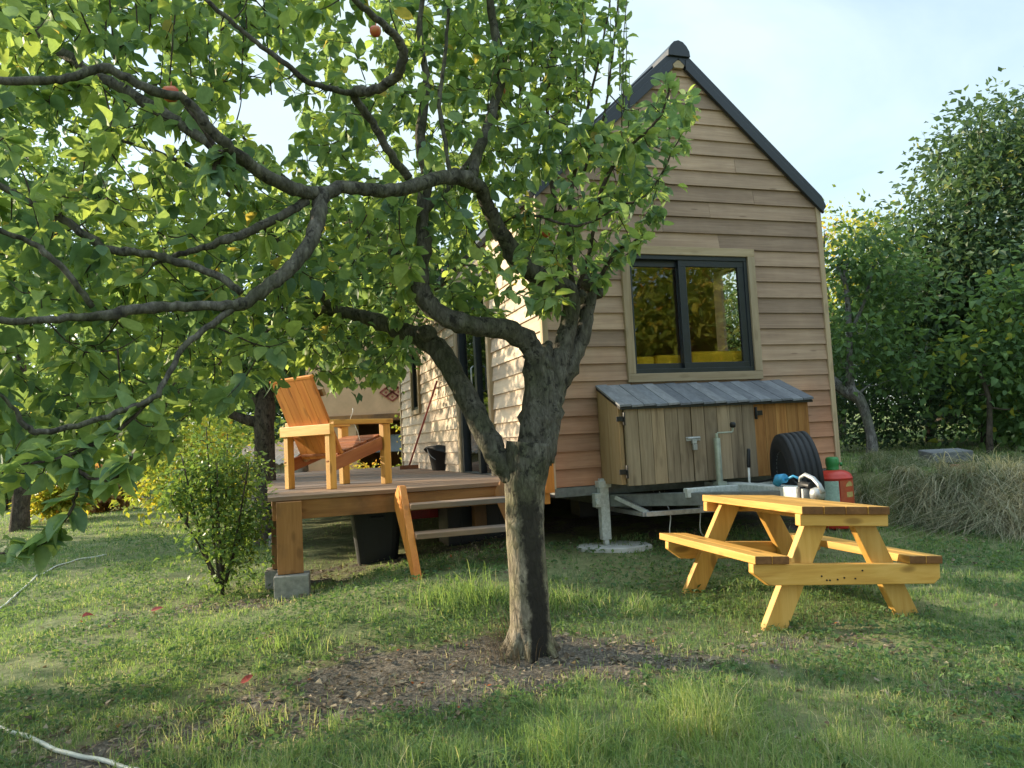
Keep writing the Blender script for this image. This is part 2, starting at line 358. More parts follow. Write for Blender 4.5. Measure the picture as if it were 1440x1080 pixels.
def tpsk(d2): return np.where(d2>1e-12,d2*np.log(np.maximum(d2,1e-12)),0)
_X=cpn[:,:2]/10; _n=len(cpn); _K=tpsk(((_X[:,None]-_X[None])**2).sum(-1))+np.eye(_n)*.004
_P=np.c_[np.ones(_n),_X]; _A=np.block([[_K,_P],[_P.T,np.zeros((3,3))]]); _w=np.linalg.solve(_A,np.r_[cpn[:,2],0,0,0])
def sstep(x): x=np.clip(x,0,1); return x*x*(3-2*x)
def vnoise(x,y,s,seed=0):
    x=np.asarray(x)*s+seed*17.3; y=np.asarray(y)*s+seed*9.1; xi=np.floor(x);yi=np.floor(y);fx=x-xi;fy=y-yi
    def h(a,b): v=np.sin(a*127.1+b*311.7+seed*74.7)*43758.5453; return v-np.floor(v)
    fx=fx*fx*(3-2*fx);fy=fy*fy*(3-2*fy)
    return (h(xi,yi)*(1-fx)+h(xi+1,yi)*fx)*(1-fy)+(h(xi,yi+1)*(1-fx)+h(xi+1,yi+1)*fx)*fy
BANK0=np.array([2.55,6.25]); BANK1=np.array([4.1,5.15]); _bd=(BANK1-BANK0)/np.linalg.norm(BANK1-BANK0); _bn=np.array([-_bd[1],_bd[0]])
def bankd(x,y):     # distance behind the foot of the bank
    wob=.12*(vnoise(x,y,1.3,3)-.5)
    return (x-BANK0[0])*_bn[0]+(y-BANK0[1])*_bn[1]+wob
def bankmask(x,y):  # only right of the house
    u=(x-2.75)*math.cos(.311)+(y-6.4)*math.sin(.311)
    return sstep((u+.05)/.35)
def ground(x,y,detail=True):
    x=np.asarray(x,float);y=np.asarray(y,float); sh=x.shape; xf=x.ravel();yf=y.ravel()
    q=np.c_[xf,yf]/10; z=np.zeros(len(xf))
    for i in range(0,len(xf),20000):
        d2=((q[i:i+20000,None]-_X[None])**2).sum(-1); z[i:i+20000]=tpsk(d2)@_w[:_n]+_w[_n]+q[i:i+20000]@_w[_n+1:]
    far=np.hypot(xf,yf); z=np.where(far>60,np.clip(z,-2,.5),z)
    k=sstep((far-60)/60); z=z*(1-k)+(-.6)*k
    z=z+.38*sstep(bankd(xf,yf)/.42)*bankmask(xf,yf)
    if detail: z=z+ .035*(vnoise(xf,yf,1.1,1)-.5)+.022*(vnoise(xf,yf,3.7,2)-.5)+.012*(vnoise(xf,yf,11,4)-.5)
    return (z+EYE).reshape(sh)
def gz(x,y): return float(ground(np.array([x]),np.array([y]))[0])
def soil(x,y):   # bare worn earth round the apple tree, along the bottom of the deck and in small patches
    n=vnoise(x,y,2.1,5)*.6+vnoise(x,y,6,6)*.4
    def el(cx,cy,rx,ry): return np.exp(-(((x-cx)/rx)**2+((y-cy)/ry)**2))
    s=.86*el(-.50,3.33,1.1,.40)+.55*el(.30,3.52,.7,.32)+.42*el(-1.3,2.9,.7,.3)+.6*el(-1.9,5.2,.9,.22)+.55*el(-1.2,6.0,1.,.5)+.8*el(.9,7.2,2.2,1.5)+.4*el(1.4,3.6,.5,.3)+.35*el(-1.5,2.7,.5,.2)+.35*el(1.9,2.9,.5,.15)
    n3=vnoise(x,y,17,8)*.6+vnoise(x,y,41,9)*.4
    return np.clip((s+(n-.5)*1.0+(n3-.5)*.9-.33)*1.5,0,1)

def build_ground():
    def axis(a,b,step,lim,grow=1.22):
        c=list(np.arange(a,b,step)); s=step; x=b
        while x<lim: c.append(x); s*=grow; x+=s
        c.append(lim); s=step; x=a-s; pre=[]
        while x>-lim: pre.append(x); s*=grow; x-=s
        pre.append(-lim); return np.array(pre[::-1]+c)
    xs=axis(-5,5.5,.045,600); ys=axis(1.6,9,.045,600)
    X,Y=np.meshgrid(xs,ys); Z=ground(X,Y)
    so=soil(X,Y)
    Z=Z+np.where((np.abs(X)<6)&(Y<10)&(Y>1),so*(vnoise(X,Y,23,7)-.5)*.022,0)
    nx,ny=len(xs),len(ys); v=np.c_[X.ravel(),Y.ravel(),Z.ravel()]
    i=np.arange(nx-1)[None]+np.arange(ny-1)[:,None]*nx; f=np.stack([i,i+1,i+1+nx,i+nx],-1).reshape(-1,4)
    t=NT('lawn_earth'); geo=t.n('ShaderNodeNewGeometry').outputs['Position']; s_=t.attr('tint').outputs['Fac']
    n1=t.noise(geo,14,6,.7); n2=t.noise(geo,1.1,4,.6); n3=t.noise(geo,55,4,.7)
    g=t.ramp(n1,[(.3,(.08,.10,.05)),(.5,(.16,.19,.085)),(.7,(.26,.27,.14))])
    g=t.mix(t.ramp(n2,[(.4,(0,0,0)),(.65,(1,1,1))]),g,t.mix(.6,g,(.20,.19,.09)))
    e=t.ramp(n3,[(.3,(.05,.043,.035)),(.5,(.13,.112,.092)),(.7,(.27,.24,.20))])
    c=t.mix(t.ramp(t.math('ADD',s_,t.math('MULTIPLY',t.math('SUBTRACT',n1,.5),.6)),[(.3,(0,0,0)),(.6,(1,1,1))]),g,e)
    m=t.done(c,.95,t.bump(t.math('ADD',n3,n1),.6,.03),spec=.15)
    o=npmesh('lawn',v,f,m,tint=so.ravel(),smooth=True); tag(o,kind='structure')
build_ground()

# ------------------------------------------------------------------ leaves
def leaf_template(kind='leaf'):
    if kind=='leaf':    # 3 stations, folded along the midrib and curled to a pointed tip
        st=[(0,0,0),(.20,.22,-.01),(.5,.31,-.045),(.80,.19,-.13)]
        v=[(0,0,0)]
        for s_,w,z in st[1:]: v+= [(-w,s_,z+w*.32),(0,s_,z),(w,s_,z+w*.32)]
        v.append((0,1.0,-.24)); v=np.array(v)
        q=[(1,4,5,2),(2,5,6,3),(4,7,8,5),(5,8,9,6)]; t=[(0,1,2),(0,2,3),(7,10,8),(8,10,9)]
        return v,np.array(q),np.array(t)
    v=np.array([(0,0,0),(-.3,.45,.07),(0,.5,-.03),(.3,.45,.07),(0,1,-.12)])   # simple folded leaf
    return v,None,np.array([(0,1,2),(0,2,3),(1,4,2),(2,4,3)])
def leaves(name,P,D,N,S,mat,parent=None,kind='leaf',tint=None,rg=None,widthvar=.2,curl=True,origin=(0,0,0)):
    """P points, D directions, N rough normals, S lengths"""
    rg=rg or rng; n=len(P); tv,tq,tt=leaf_template(kind); k=len(tv)
    D=D/np.linalg.norm(D,axis=1,keepdims=True); X=np.cross(D,N); X/=np.linalg.norm(X,axis=1,keepdims=True)+1e-9; Z=np.cross(X,D)
    wv=(1+rg.uniform(-widthvar,widthvar,n))[:,None,None]; cv=(rg.uniform(-.3,2.6,n))[:,None,None] if curl else 1.
    T=tv[None]
    bend=rg.uniform(-.25,.25,n)[:,None,None]
    xx=T[:,:,0:1]*wv+bend*T[:,:,1:2]**2; v=P[:,None]+S[:,None,None]*(xx*X[:,None]+T[:,:,1:2]*D[:,None]+T[:,:,2:3]*cv*Z[:,None])
    v=v.reshape(-1,3)-np.array(origin)
    off=(np.arange(n)*k)[:,None,None]; F=[]
    if tq is not None: F.append((tq[None]+off).reshape(-1,4))
    F.append((tt[None]+off).reshape(-1,3))
    if tint is None: tint=rg.random(n)
    return npmesh(name,v,F,mat,parent,tint=np.repeat(tint,k),smooth=(kind=='leaf'))
def unit(n,rg=None):
    v=(rg or rng).normal(size=(n,3)); return v/np.linalg.norm(v,axis=1,keepdims=True)

def catmull(pts,sub=5):
    pts=[np.array(p,float) for p in pts]; P=[2*pts[0]-pts[1]]+pts+[2*pts[-1]-pts[-2]]; out=[]
    for i in range(1,len(P)-2):
        for k in range(sub):
            t=k/sub; a,b,c,d=P[i-1],P[i],P[i+1],P[i+2]
            out.append(.5*((2*b)+(c-a)*t+(2*a-5*b+4*c-d)*t*t+(3*b-a-3*c+d)*t**3))
    out.append(P[-2]); return out
exec_parts=[]

# ================================================================== TINY HOUSE (its own frame: u right along the front, v back, z up)
YAW=.311; W_,H_,A_,L_=2.5,2.207,1.14,6.4
HB=V(.264,5.6475,-.3622+EYE)
house=empty('tiny_house',HB,YAW,'tall narrow wooden tiny house on a trailer, clapboard walls and steep dark roof','house')
UX=V(math.cos(YAW),math.sin(YAW),0); UY=V(-math.sin(YAW),math.cos(YAW),0)
def hw(u,v,z): return HB+UX*u+UY*v+V(0,0,z)
PITCHR=A_/(W_/2)
def boards(mb,Lx,top,holes,place,rnd,gable=False,dz=.129,joint=2.1):
    """clapboards: place(s,out,z)->point; s along the wall, out = outward"""
    i=0
    while True:
        z0=i*dz; z1=z0+dz
        if z0>=top-.02: break
        z1=min(z1,top)
        def ext(z):
            if gable and z>H_: k=(z-H_)/PITCHR; return k,Lx-k
            return 0,Lx
        segs=[(0.,1.)]
        a0,b0=ext(z0);a1,b1=ext(z1)
        cuts=[(max(h[0],0),min(h[1],Lx)) for h in holes if h[2]<(z0+z1)/2<h[3]]
        iv=[(a0,b0)]
        for c in cuts:
            nv=[]
            for a,b in iv:
                if c[0]>a: nv.append((a,min(b,c[0])))
                if c[1]<b: nv.append((max(a,c[1]),b))
            iv=nv
        for a,b in iv:
            if b-a<.01: continue
            pts=[a]; p=a+rnd.uniform(.5,joint)
            while p<b-.35: pts.append(p); p+=rnd.uniform(.9,joint)
            pts.append(b)
            for s0,s1 in zip(pts,pts[1:]):
                e0=s0+(.0015 if s0>a else 0)
                t0=max(e0,a1) if abs(s0-a0)<1e-6 else e0
                t1=min(s1,b1) if abs(s1-b0)<1e-6 else s1
                if t1-t0<.002: t1=t0+.002
                P=[];G=[]
                wob=rnd.uniform(-.002,.002); wob2=rnd.uniform(-.002,.002)
                for (zz,l,r_,o) in((z0+wob2,e0,s1,.024+wob),(z1-.001,t0,t1,.007)):
                    for (s_,oo) in((l,o),(r_,o),(r_,-.012),(l,-.012)):
                        P.append(place(s_,oo,zz)); G.append((s_,oo,zz))
                mb.hexa(P,G)
        i+=1
rf=random.Random(11)
WX0,WX1,WZ0,WZ1=.639,1.835,.751,1.812
m=MB(1); boards(m,W_,H_+A_-.03,[(WX0+.03,WX1-.03,WZ0+.03,WZ1-.03)],lambda s,o,z:V(s,-o,z),rf,True)
fw=m.build('front_wall',M['clad'],house); fw['label']='weathered clapboard gable end wall'
m=MB(2); boards(m,L_,H_,[(1.40,2.66,-.05,2.0),(4.84,5.36,.83,1.7)],lambda s,o,z:V(-o,s,z),rf,joint=4.5)
m.build('side_wall',M['cladside'],house)
m=MB(3); boards(m,L_,H_,[(.35,1.45,.85,1.95)],lambda s,o,z:V(W_+o,s,z),rf,dz=.129,joint=3); m.build('side_wall',M['clad'],house)  # unseen window opening, added to let daylight onto the cushions
m=MB(4); boards(m,W_,H_+A_-.03,[],lambda s,o,z:V(s,L_+o,z),rf,True); m.build('rear_wall',M['clad'],house)
# corner boards
m=MB(5)
m.box(W_-.012,W_+.034,-.033,.02,-.03,H_-.0,2,.8); m.build('corner_trim',M['trim'],house,.003)
m=MB(5); m.box(-.033,.012,-.033,.02,-.01,H_-.0,2,.7); m.build('corner_trim',M['trim'],house,.003)
m=MB(6); m.box(-.035,.03,L_-.03,L_+.033,-.01,H_,2,.9); m.build('corner_trim',M['trim'],house,.003)
# inner shell
m=MB(7)
t_=.1
m.box(t_,W_-t_,t_,L_-t_,.0,.02,1)
m.box(.013,t_,.013,1.40,.0,H_,1);m.box(.013,t_,2.66,4.84,.0,H_,1);m.box(.013,t_,5.36,L_-.013,.0,H_,1);m.box(.013,t_,1.40,2.66,2.0,H_,1);m.box(.013,t_,4.84,5.36,0,.83,1);m.box(.013,t_,4.84,5.36,1.7,H_,1)
m.box(W_-t_,W_-.013,.013,.35,0,H_,1);m.box(W_-t_,W_-.013,1.45,L_-.013,0,H_,1);m.box(W_-t_,W_-.013,.35,1.45,0,.85,1);m.box(W_-t_,W_-.013,.35,1.45,1.95,H_,1)
a,b,c_,d_=WX0+.03,WX1-.03,WZ0+.03,WZ1-.03
m.box(t_,a,.013,t_,0,H_,0);m.box(b,W_-t_,.013,t_,0,H_,0);m.box(a,b,.013,t_,0,c_,0);m.box(a,b,.013,t_,d_,H_,0)
m.box(t_,W_-t_,L_-t_,L_-.013,0,H_,0)
m.box(t_,W_-t_,t_,1.9,2.1,2.14,1)
m.box(t_,1.5,1.95,2.0,.0,2.1,2)
m.build('inner_wall',M['inwood'],house)
m=MB(8)     # cushions behind the window
for a,b,z in((.72,.955,.965),(.97,1.27,.975),(1.285,1.80,1.0)):
    m.box(a,b,.105,.25,.55,z,0)
m.build('cushion',M['yellowf'],house,.025)
# roof
def roofpoly(off,ov):
    nx=PITCHR/math.hypot(1,PITCHR); nz=1/math.hypot(1,PITCHR)
    def line(side,o,uend):
        pass
    k=off/nz
    zr=H_+A_+k
    ue=W_+ov
    return zr,ue
th=.085
for s_,nm in((1,'roof_panel'),(-1,'roof_panel')):
    m=MB(9+s_)
    c=W_/2; nz=1/math.hypot(1,PITCHR)
    def P(du,off): return V(c+s_*du,-.055,H_+A_-PITCHR*du+off/nz)
    e=W_/2+.05
    poly=[P(0,.0),P(e,.0),P(e+.03,th*.55),P(e-.01,th),P(0,th)]
    m.prism(poly,(0,L_+.11,0),tint=.5)
    # standing seams
    for k in range(13):
        v=.25+k*.5
        m.prism([P(.05,th),P(e-.02,th),P(e-.02,th+.025),P(.05,th+.025)],(0,.02,0),tint=.5)
        for i in range(len(m.v)-8,len(m.v)): x,y,z=m.v[i]; m.v[i]=(x,y+v,z)
    r_=m.build(nm,M['roof'],house,.004)
m=MB(12); nz=1/math.hypot(1,PITCHR); top=H_+A_+th/nz
poly=[(-.10,top-.098),(-.095,top-.05),(-.07,top-.008),(-.04,top+.022),(0,top+.034),(.04,top+.022),(.07,top-.008),(.095,top-.05),(.10,top-.098)]
m.prism([V(W_/2+x,-.075,z) for x,z in poly],(0,L_+.15,0)); m.build('ridge_cap',M['roof'],house,.003)
m=MB(13); m.prism([V(W_/2+x,-.052,z) for x,z in((-.04,H_+A_-.07),(.04,H_+A_-.07),(.07,H_+A_-.01),(-.07,H_+A_-.01))],(0,.03,0)); m.build('apex_block',M['trim'],house)
m=MB(14)
for s_ in(-1,1):   # rake trim, a dark board along each verge
    c=W_/2
    q=[V(c+s_*.06,-.062,H_+A_-PITCHR*.06-.03),V(c+s_*(W_/2+.045),-.062,H_+A_-PITCHR*(W_/2+.045)-.03),V(c+s_*(W_/2+.045),-.062,H_+A_-PITCHR*(W_/2+.045)+.055),V(c+s_*.06,-.062,H_+A_-PITCHR*.06+.055)]
    m.prism(q,(0,.03,0))
m.build('rake_trim',M['roof'],house,.003)
# front window
win=MB(15)
tw=.066
win.box(WX0,WX1,-.045,-.004,WZ0,WZ0+tw,0); win.box(WX0,WX1,-.045,-.004,WZ1-tw,WZ1,0)
win.box(WX0,WX0+tw,-.046,-.003,WZ0+tw,WZ1-tw,2); win.box(WX1-tw,WX1,-.046,-.003,WZ0+tw,WZ1-tw,2)
win.build('window_trim',M['trim'],house,.003)
x0,x1,z0,z1=WX0+tw,WX1-tw,WZ0+tw,WZ1-tw; xm=x0+(x1-x0)*.43
m=MB(16)
m.box(x0,x1,-.028,.06,z0,z0+.035,0);m.box(x0,x1,-.028,.06,z1-.035,z1,0);m.box(x0,x0+.022,-.027,.06,z0+.035,z1-.035,2);m.box(x1-.03,x1,-.027,.06,z0+.035,z1-.035,2)
wf=m.build('window',M['anth'],house,.002)
def sash(a,b,c,d,y0,y1,w,name='sash'):
    m=MB(17); m.box(a,b,y0,y1,c,c+w[2],0);m.box(a,b,y0,y1,d-w[3],d,0);m.box(a,a+w[0],y0+.001,y1-.001,c+w[2],d-w[3],2);m.box(b-w[1],b,y0+.001,y1-.001,c+w[2],d-w[3],2)
    s=m.build(name,M['anth'],wf,.002)
    m=MB(18); ym=(y0+y1)/2; m.box(a+w[0]-.005,b-w[1]+.005,ym-.003,ym+.003,c+w[2]-.005,d-w[3]+.005,0); m.build('pane',M['glass'],wf)
sash(xm-.02,x1-.025,z0+.03,z1-.03,-.018,.012,(.065,.062,.05,.055))
sash(x0+.02,xm+.03,z0+.03,z1-.03,.018,.045,(.012,.05,.05,.055))
# sliding door in the long side
m=MB(19)
d0,d1,dz=1.42,2.64,1.98
for a,b in((1.38,1.45),(2.60,2.70)): m.box(-.05,-.001,a,b,-.0,dz+.02,2,.6)
m.box(-.05,-.001,1.38,2.70,dz+.02,dz+.09,1); m.build('door_trim',M['trim'],house,.003)
m=MB(20)
m.box(-.03,.05,1.45,1.50,0,dz,2);m.box(-.03,.05,2.53,2.60,0,dz,2);m.box(-.03,.05,1.50,2.53,0,.06,1);m.box(-.03,.05,1.50,2.53,dz-.06,dz,1);m.box(-.034,.02,1.86,1.94,.06,dz-.06,2)
dr=m.build('sliding_door',M['anth'],house,.002)
m=MB(21); m.box(-.004,.002,1.49,1.87,.05,dz-.05,2);m.build('pane',M['glass'],dr)
m=MB(22); m.box(.012,.018,1.93,2.54,.05,dz-.05,2);m.build('pane',M['glass'],dr)
m=MB(21)
for k in range(40):    # pale wavy sheet added inside the glass, standing in for its bright reflection
    v=1.52+k*.98/39; 
    for z in(.06,dz-.08): m.v.append((.085+.018*math.sin(k*1.3)+.006*math.sin(k*.41),v,z)); m.g.append((0,0,0)); m.t.append(.5)
for k in range(39): m.f.append((2*k,2*k+2,2*k+3,2*k+1)); m.m.append(0); m.sm.append(True)
m.build('reflection_sheet',M['white'],dr,fix=False)
m=MB(23); m.tube([V(-.05,1.9,.85),V(-.075,1.9,.87),V(-.075,1.9,1.08),V(-.05,1.9,1.1)],.008); m.build('handle',M['galv'],dr)
m=MB(24)
m.box(-.05,-.001,4.80,4.86,.78,1.74,2);m.box(-.05,-.001,5.34,5.40,.78,1.74,2);m.box(-.05,-.001,4.86,5.34,.78,.84,1);m.box(-.05,-.001,4.86,5.34,1.68,1.74,1)
sw=m.build('window',M['trim'],house,.003)
m=MB(25); m.box(-.02,.03,4.86,4.90,.84,1.68,2);m.box(-.02,.03,5.30,5.34,.84,1.68,2);m.box(-.02,.03,4.90,5.30,.84,.88,1);m.box(-.02,.03,4.90,5.30,1.64,1.68,1); m.build('frame',M['anth'],sw)
m=MB(26); m.box(.0,.006,4.89,5.31,.87,1.65,2); m.build('pane',M['glass'],sw)
# trailer under the house
m=MB(27)
m.box(.0,W_,-.02,.06,-.075,-.004,0);m.box(0,.06,.06,L_,-.075,-.004,1);m.box(W_-.06,W_,.06,L_,-.075,-.004,1);m.box(.06,W_-.06,L_-.06,L_,-.075,-.004,0)
for v in(1.2,2.4,3.6,4.8): m.box(.06,W_-.06,v,v+.06,-.07,-.005,0)
for u in(.55,1.9): m.box(u,u+.06,-.015,L_-.1,-.19,-.078,1)
m.build('chassis',M['galvd'],house,.004)
m=MB(28)
tip=V(1.25,-1.02,-.085)
m.beam((.40,.0,-.12),(1.21,-1.0,-.10),.06,.09); m.beam((2.1,.0,-.12),(1.29,-1.0,-.10),.06,.09)
m.build('drawbar',M['galvd'],house,.004)
m=MB(29)
m.box(1.19,1.31,-1.18,-.10,-.13,-.028,1)
m.box(.78,1.72,-.55,-.49,-.10,-.035,0)
m.build('drawbar_beam',M['galvw'],house,.006)
m=MB(30)     # underslung rail and struts
m.beam((.56,-.33,-.21),(1.5,-.45,-.21),.035,.035); m.beam((.42,-.15,-.09),(.58,-.33,-.20),.03,.03)
for u in(.98,1.45): m.beam((u,-.38,-.21),(u,-.38,-.08),.03,.03,side=(1,0,0))
m.beam((.56,-.33,-.21),(.56,.5,-.21),.035,.035);m.build('support_rail',M['galv'],house,.003)
m=MB(31)     # corner steady leg
m.box(.335,.405,-.075,-.018,-.40,-.0,2);m.box(.29,.335,-.085,-.02,-.16,-.06,2);m.box(.32,.42,-.09,-.01,-.02,.03,0); m.beam((.37,-.045,.02),(.37,-.045,.045),.05,.05,side=(1,0,0))
m.box(.355,.39,-.062,-.03,-.44,-.39,2);m.tube([V(.30,-.09,-.12),V(.30,-.11,-.12)],.02); m.build('steady_leg',M['galvw'],house,.003)
for u,v in((.02,2.7),(.02,3.45),(2.28,2.7),(2.28,3.45)):
    Mx=Matrix.Translation(V(u+.1,v,-.2))@Matrix.Rotation(PI/2,4,'Y')
    m=MB(32); m.lathe([(.16,-.08),(.24,-.1),(.28,-.09),(.295,-.05),(.295,.05),(.28,.09),(.24,.1),(.16,.08)],28,Mx); w=m.build('wheel',M['rubber'],house)
    m=MB(33); m.lathe([(.0,-.03),(.15,-.03),(.17,-.08),(.175,-.085),(.175,.085),(.17,.08),(.15,.03),(.0,.03)],24,Mx); m.build('rim',M['galv'],w)
# jockey post, hand brake and coupling on the drawbar
m=MB(34)
JU,JV=1.10,-.46
m.tube([V(JU,JV,-.16),V(JU,JV,.30)],.0235,16); m.tube([V(JU,JV,.30),V(JU,JV,.335)],.012,12)
m.tube([V(JU,JV,.325),V(JU+.005,JV-.005,.338),V(JU+.105,JV-.03,.338),V(JU+.115,JV-.032,.345),V(JU+.118,JV-.033,.38)],.0065,8)
m.box(JU-.035,JU+.035,JV-.035,JV+.035,-.08,-.01,2); jk=m.build('jockey_post',M['jack'],house,.002)
m=MB(35); m.tube([V(JU+.118,JV-.033,.37),V(JU+.118,JV-.033,.375),V(JU+.118,JV-.033,.40),V(JU+.118,JV-.033,.41)],[.012,.02,.022,.014],12); m.build('knob',M['blackp'],jk)
m=MB(36); m.tube([V(1.29,-.54,-.06),V(1.30,-.53,.09)],.008,10); hb=m.build('hand_brake',M['white'],house)
m=MB(37); m.tube([V(1.30,-.53,.08),V(1.30,-.53,.09),V(1.313,-.525,.205),V(1.313,-.525,.215)],[.012,.014,.013,.008],12); m.build('grip',M['blackp'],hb)
cu=MB(38)
cu.box(1.195,1.305,-1.235,-1.18,-.12,-.035,1); cu.lathe([(.03,0),(.045,.01),(.048,.04),(.04,.065),(.015,.075)],16,Matrix.Translation(V(1.25,-1.30,-.10)))
cu.tube([V(1.25,-1.16,-.04),V(1.25,-1.14,.0),V(1.25,-1.15,.03),V(1.25,-1.20,.05),V(1.25,-1.27,.03),V(1.25,-1.32,-.01),V(1.25,-1.35,-.06)],[.009,.010,.011,.013,.014,.015,.017],10,lump=.15)
cpl=cu.build('coupling',M['galv'],house)
m=MB(39); m.box(1.188,1.312,-1.215,-1.19,-.135,-.022,1); m.tube([V(1.24,-1.26,-.02),V(1.26,-1.14,-.015)],[.022,.028],12); m.build('collar',M['blackp'],cpl,.004)
m=MB(40); m.tube([V(1.19,-.98,-.02),V(1.20,-1.0,.02),V(1.21,-1.05,.025)],[.025,.034,.03],12); m.tube([V(1.21,-1.05,.015),V(1.235,-1.1,.04),V(1.25,-1.15,.02)],.008,8); m.build('plug',M['blue'],cpl)
m=MB(41); m.tube(catmull([V(1.30,-1.05,-.02),V(1.33,-.9,.03),V(1.35,-.6,-.02),V(1.4,-.2,-.05)]),.008,8); m.build('cable',M['blackp'],house)
# storage box on the drawbar, against the front wall
bx0,bx1,bv=.375,1.975,-.37
m=MB(42)
pl=.105
def slope(v): return .56+(.72-.56)*(v-bv)/(0-bv)
for a,b,mt in((bx0,bx0+.022,0),(bx1-.022,bx1,0)):   # cheeks of two upright boards
    for v0,v1 in((bv+.02,bv+.17),(bv+.172,-.03)):
        P=[V(a,v0,.01),V(b,v0,.01),V(b,v1,.01),V(a,v1,.01),V(a,v0,slope(v0)),V(b,v0,slope(v0)),V(b,v1,slope(v1)),V(a,v1,slope(v1))]
        m.hexa(P,[(p.z,p.y,p.x) for p in P])
m.box(bx0+.022,bx1-.022,bv+.04,-.03,.01,.03,0)
m.box(bx0,bx0+.032,bv-.002,bv+.02,.01,.565,2)
bxo=m.build('storage_box',M['boxedge'],house,.002)
dm=1.475      # right edge of the two doors
def door(a,b,seed):
    m=MB(seed); x=a; r_=random.Random(seed)
    n=round((b-a)/.107); w=(b-a)/n
    for i in range(n): m.box(a+i*w+.0015,a+(i+1)*w-.0015,bv-.024-r_.uniform(0,.003),bv-.001,.0,.556,2)
    o=m.build('door',M['box'],bxo,.002); return o
dA=door(bx0+.036,.936,43); dB=door(.942,dm,44)
m=MB(45); n=5; a=dm+.004; w=(bx1-a)/n
for i in range(n): m.box(a+i*w+.001,a+(i+1)*w-.001,bv-.004,bv+.018,.0,.57,2)
p=m.build('front_panel',M['boxnew'],bxo,.002)
m=MB(46); n=17; w=(bx1+.022-(bx0-.01))/n
for i in range(n):
    a=bx0-.01+i*w; b=a+w-.005; lift=.0 if i%2 else .004
    P=[]
    for dz_ in(0,.016):
        for (x,v) in((a,bv-.055),(b,bv-.055),(b,-.03),(a,-.03)):
            P.append(V(x,v,slope(v)+.012+dz_+lift+(.004 if x==b else 0)))
    m.hexa(P,[(q.y,q.x,q.z) for q in P])
m.build('box_roof',M['boxroof'],bxo,.0015)
m=MB(46); P=[V(x,v,slope(v)+dz_) for dz_ in(-.006,.010) for x,v in((bx0-.004,bv-.045),(bx1+.014,bv-.045),(bx1+.014,-.03),(bx0-.004,-.03))]; m.hexa(P,[(q_.x,q_.y,q_.z) for q_ in P]); m.build('roof_underlay',M['blackm'],bxo)
def hinge(x,z,flip=1):
    m=MB(47); m.box(x-.008,x+.008,bv-.034,bv-.022,z-.045,z+.045,2); m.box(x-.008-.05*(flip>0),x+.008+.05*(flip<0),bv-.030,bv-.020,z-.018,z+.018,0)
    m.tube([V(x,bv-.036,z-.046),V(x,bv-.036,z+.046)],.006,8)
    return m.build('hinge',M['blackm'],bxo,.002)
for z in(.10,.47): hinge(bx0+.03,z,1)
for z in(.47,): hinge(dm+.012,z,-1)
m=MB(48); m.box(.885,1.0,bv-.034,bv-.022,.29,.32,0); m.box(.925,.96,bv-.05,bv-.03,.27,.30,0); m.box(.93,.962,bv-.05,bv-.03,.225,.265,2)
m.tube([V(.935,bv-.04,.262),V(.935,bv-.04,.285),V(.957,bv-.04,.285),V(.957,bv-.04,.262)],.004,6); m.tube([V(.89,bv-.04,.31),V(.995,bv-.04,.31)],.006,8)
m.build('latch',M['galv'],bxo,.002)
for u,s in((.75,.02),(1.05,-.03),(1.18,.05)):
    m=MB(49); m.tube(catmull([V(u,-.2,-.07),V(u+.03+s,-.25,-.22),V(u+s,-.28,-.36),V(u+.05+s,-.25,-.42)],4),.004,6); m.build('hanging_cable',M['white'],house)

# slab under the steady leg
def slab():
    c=hw(.42,-.08,0); m=MB(50); r_=random.Random(3)
    n=14; pr=[(.27*(1+r_.uniform(-.12,.12))*math.cos(2*PI*k/n)*1.0,.20*(1+r_.uniform(-.12,.12))*math.sin(2*PI*k/n)) for k in range(n)]
    m.prism([V(x,y,0) for x,y in pr],(0,0,.05)); z=hw(0,0,-.44).z-.05
    o=m.build('concrete_slab',M['slab'],None,.008,loc=(c.x,c.y,z+.002)); tag(o,'flat pale concrete slab lying in the grass under the trailer leg','slab')
slab()
# spare wheel
wc=V(1.93,5.36,-.335+EYE); ph=R(-3)
wt=empty('spare_wheel',(wc.x,wc.y,wc.z-.29),0,'black spare tyre standing on edge between the storage box and the red gas bottle','wheel')
Mx=Matrix.Translation(V(0,0,.29))@Matrix.Rotation(ph,4,'Z')@Matrix.Rotation(R(-4),4,'Y')@Matrix.Rotation(PI/2,4,'Y')
m=MB(51); prof=[(.165,-.075),(.185,-.098),(.235,-.104),(.268,-.094),(.283,-.082)]
for a in(-.082,-.045,-.008,.03,.066): 
    prof+= [(.290 if abs(a)<.07 else .285,a+.0),(.2905,a+.026)] + ([(.281,a+.029),(.281,a+.034)] if a<.05 else [])
prof+=[(.268,.098),(.235,.104),(.185,.098),(.165,.075)]
m.lathe(prof,48,Mx); m.build('tyre',M['rubber'],wt)
m=MB(52); m.lathe([(.0,-.02),(.05,-.025),(.12,-.035),(.15,-.06),(.172,-.082),(.176,-.08),(.168,-.06),(.168,.06),(.176,.08),(.15,.06),(.0,.04)],32,Mx); m.build('rim',M['galvd'],wt)
